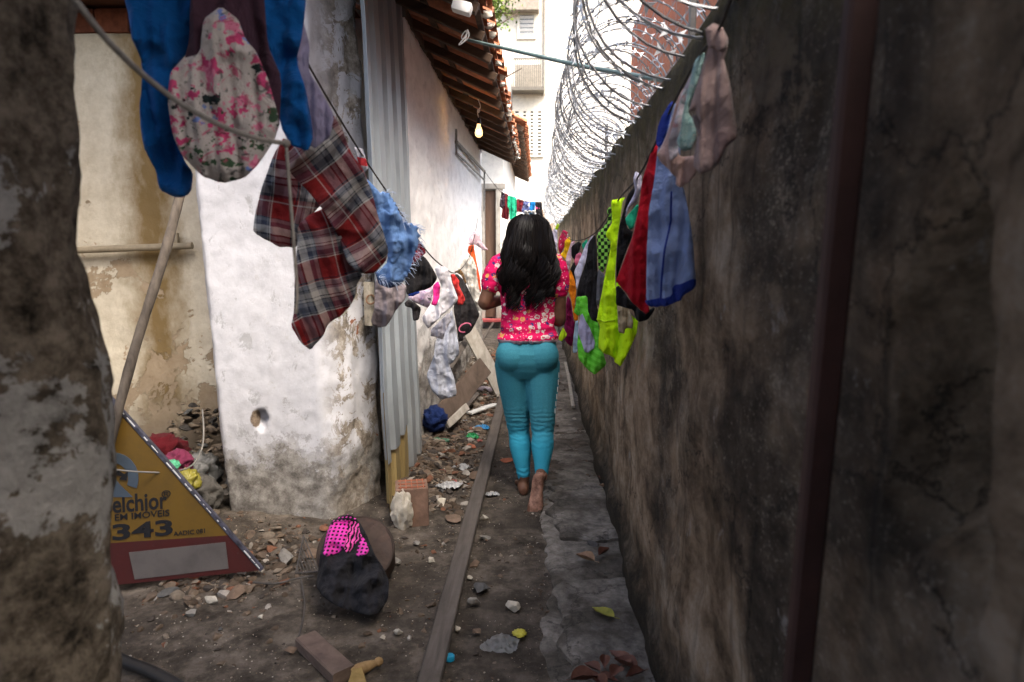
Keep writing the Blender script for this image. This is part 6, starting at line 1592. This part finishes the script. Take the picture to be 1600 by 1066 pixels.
stone(690, 770, 16, DARKSTONE, 'dark stone left of the crumpled white bag', 33)
stone(735, 905, 12, PALESTONE, 'small white pebble right of the plank', 34)

# loose rubble: nobody could count it
rr = random.Random(77); mb = MB()
def scatter(n, fx, fy, r0, r1, ex=2.2, flat=.65):
    for k in range(n):
        x, y = fx(), fy(); r = r0 + (r1-r0)*rr.random()**ex
        if -.37 < x < -.27 and y < 6.2: continue
        if y < 3.3 and x > -.95 and noise.noise(Vector((x*3.2, y*3.2, 4))) + .5*noise.noise(Vector((x*8, y*8, 6))) < rr.uniform(-.25, .25): continue
        mb.stone((x, y, gz(x, y) + r*flat*.2), r, 1 if r < .012 else 2, rr.random(), 6, flat)
scatter(2600, lambda: rr.triangular(-.80, -.33, -.70), lambda: rr.uniform(3.3, 9.0), .005, .050, 3.0)
scatter(1300, lambda: rr.uniform(-.74, -.35), lambda: rr.uniform(3.35, 6.6), .006, .030, 2.2, .6)
scatter(420, lambda: rr.uniform(-.78, -.36), lambda: rr.uniform(4.3, 6.8), .012, .055, 1.8, .45)
scatter(1700, lambda: rr.uniform(-1.5, -.30), lambda: rr.triangular(1.9, 3.3, 2.9), .003, .020, 3.5)
scatter(420, lambda: rr.uniform(-.30, .05), lambda: rr.uniform(1.9, 4.6), .003, .016, 3.5)
scatter(420, lambda: rr.triangular(-1.55, -.95, -1.3), lambda: rr.triangular(2.35, 3.1, 2.6), .006, .040, 2.6)
scatter(220, lambda: rr.uniform(-.28, .34), lambda: rr.uniform(4.6, 11), .005, .03, 2.5)
scatter(420, lambda: rr.gauss(.03, .03), lambda: rr.uniform(2.0, 5.5), .003, .016, 3.2)
scatter(110, lambda: rr.uniform(.02, .36), lambda: rr.uniform(2.0, 5), .002, .008, 2.5)
scatter(90, lambda: rr.uniform(.30, .38), lambda: rr.uniform(2.3, 5), .004, .02, 2.5)
thing('rubble', mb, RUBBLE, 'loose rubble and grit strewn over the earth', 'rubble', kind='stuff', origin=(0, 0, 0))
mb = MB()
for k in range(3400):
    x = rr.uniform(-1.5, .05); y = rr.uniform(1.9, 5.2)
    if noise.noise(Vector((x*4, y*4, 9))) < rr.uniform(-.3, .3): continue
    r = rr.uniform(.0012, .0040); vs, fs = ico(1)
    mb.add([Vector((v.x*r*rr.uniform(.8, 1.2), v.y*r, v.z*r*.7)) + Vector((x, y, gz(x, y)+r*.3)) for v in vs], fs)
thing('grit', mb, m_rubble('pale_grit', [(0, (.40, .36, .30)), (.3, (.22, .18, .14)), (.6, (.08, .065, .05)), (.8, (.30, .25, .2)), (.94, (.5, .47, .42))]), 'fine pale grit on the earth', 'grit', kind='stuff', origin=(0, 0, 0))
# rubbish heap in the corner behind the sign
mb = MB()
for k in range(420):
    x = rr.uniform(-2.1, -1.52); y = rr.uniform(3.0, 3.9); z = max(0, .34*(y-2.95)*(1+.4*rr.random())) ; mb.stone((x, y, z), rr.uniform(.012, .045), 2, rr.random(), 8, .6)
thing('rubble_heap', mb, m_rubble('heap_rubble', [(0, (.09, .07, .05)), (.3, (.14, .11, .08)), (.55, (.05, .045, .04)), (.75, (.19, .15, .11)), (.92, (.10, .10, .095))]), 'heap of rubble in the corner behind the sign board', 'rubble', kind='stuff')
LS = [('paper scrap', (.42, .40, .36)), ('plastic scrap', (.30, .34, .38)), ('cardboard scrap', (.20, .14, .085)), ('plastic scrap', (.40, .10, .08)), ('plastic scrap', (.08, .20, .30))]
for k in range(26):
    nm, colr = LS[k % 5]; x = rr.uniform(-.74, -.40); y = rr.uniform(3.5, 6.4); d = Vector((x, y, .01)) - CAM
    px = 800 + F*d.dot(_rt)/d.dot(_fw); py = 533 - F*d.dot(_up)/d.dot(_fw)
    o_ = film('litter_scrap', px, py, rr.uniform(.015, .035), plastic('scrap_%d' % (k % 5), colr) if k < 5 else bpy.data.materials['scrap_%d' % (k % 5)], 'small ' + ['pale paper', 'grey blue plastic', 'brown cardboard', 'red plastic', 'blue plastic'][k % 5] + ' scrap in the rubble by the left wall', 'litter', .018, 50+k)
    o_['group'] = ['pale paper', 'grey blue plastic', 'brown cardboard', 'red plastic', 'blue plastic'][k % 5] + ' scraps in the rubble'
# twigs
mb = MB(); mb.tube(catmull([atz(470, 905, .02), atz(476, 940, .012), atz(472, 975, .012), atz(466, 996, .012)], 5), .003, 6); thing('twig', mb, IRON, 'thin dark twig left of the brown tub', 'twig')
mb = MB(); mb.tube(catmull([atz(395, 910, .02), atz(430, 912, .015), atz(465, 904, .02), atz(490, 900, .02)], 5), .004, 6); thing('wire', mb, IRON, 'dark bent wire lying from the sign board to the rack', 'wire')
# ------------------------------------------------------------------ light
SUN_EL, SUN_AZ = RAD(55), RAD(138)          # azimuth clockwise from +Y
w = bpy.data.worlds.new('World'); SC.world = w; w.use_nodes = True
nt = w.node_tree; bgd = nt.nodes['Background']
sky = nt.nodes.new('ShaderNodeTexSky'); sky.sky_type = 'NISHITA'; sky.sun_disc = False
sky.sun_elevation = SUN_EL; sky.sun_rotation = SUN_AZ; sky.air_density = 1.0; sky.dust_density = 6.0; sky.ozone_density = 1.0
nt.links.new(sky.outputs[0], bgd.inputs['Color']); bgd.inputs['Strength'].default_value = .15
sun = bpy.data.lights.new('sun', 'SUN'); sun.energy = 1.3; sun.angle = RAD(35); sun.color = (1, .95, .87)
so = bpy.data.objects.new('sun', sun); COL.objects.link(so)
sd = Vector((math.sin(SUN_AZ)*math.cos(SUN_EL), math.cos(SUN_AZ)*math.cos(SUN_EL), math.sin(SUN_EL)))
so.rotation_euler = sd.to_track_quat('Z', 'Y').to_euler()
SC.view_settings.view_transform = 'Standard'; SC.view_settings.look = 'None'
SC.view_settings.exposure = 2.05; SC.view_settings.gamma = 1
SC.render.engine = 'CYCLES'
try:
    SC.cycles.use_denoising = True; SC.cycles.max_bounces = 8; SC.cycles.diffuse_bounces = 5; SC.cycles.sample_clamp_indirect = 6
except Exception: pass
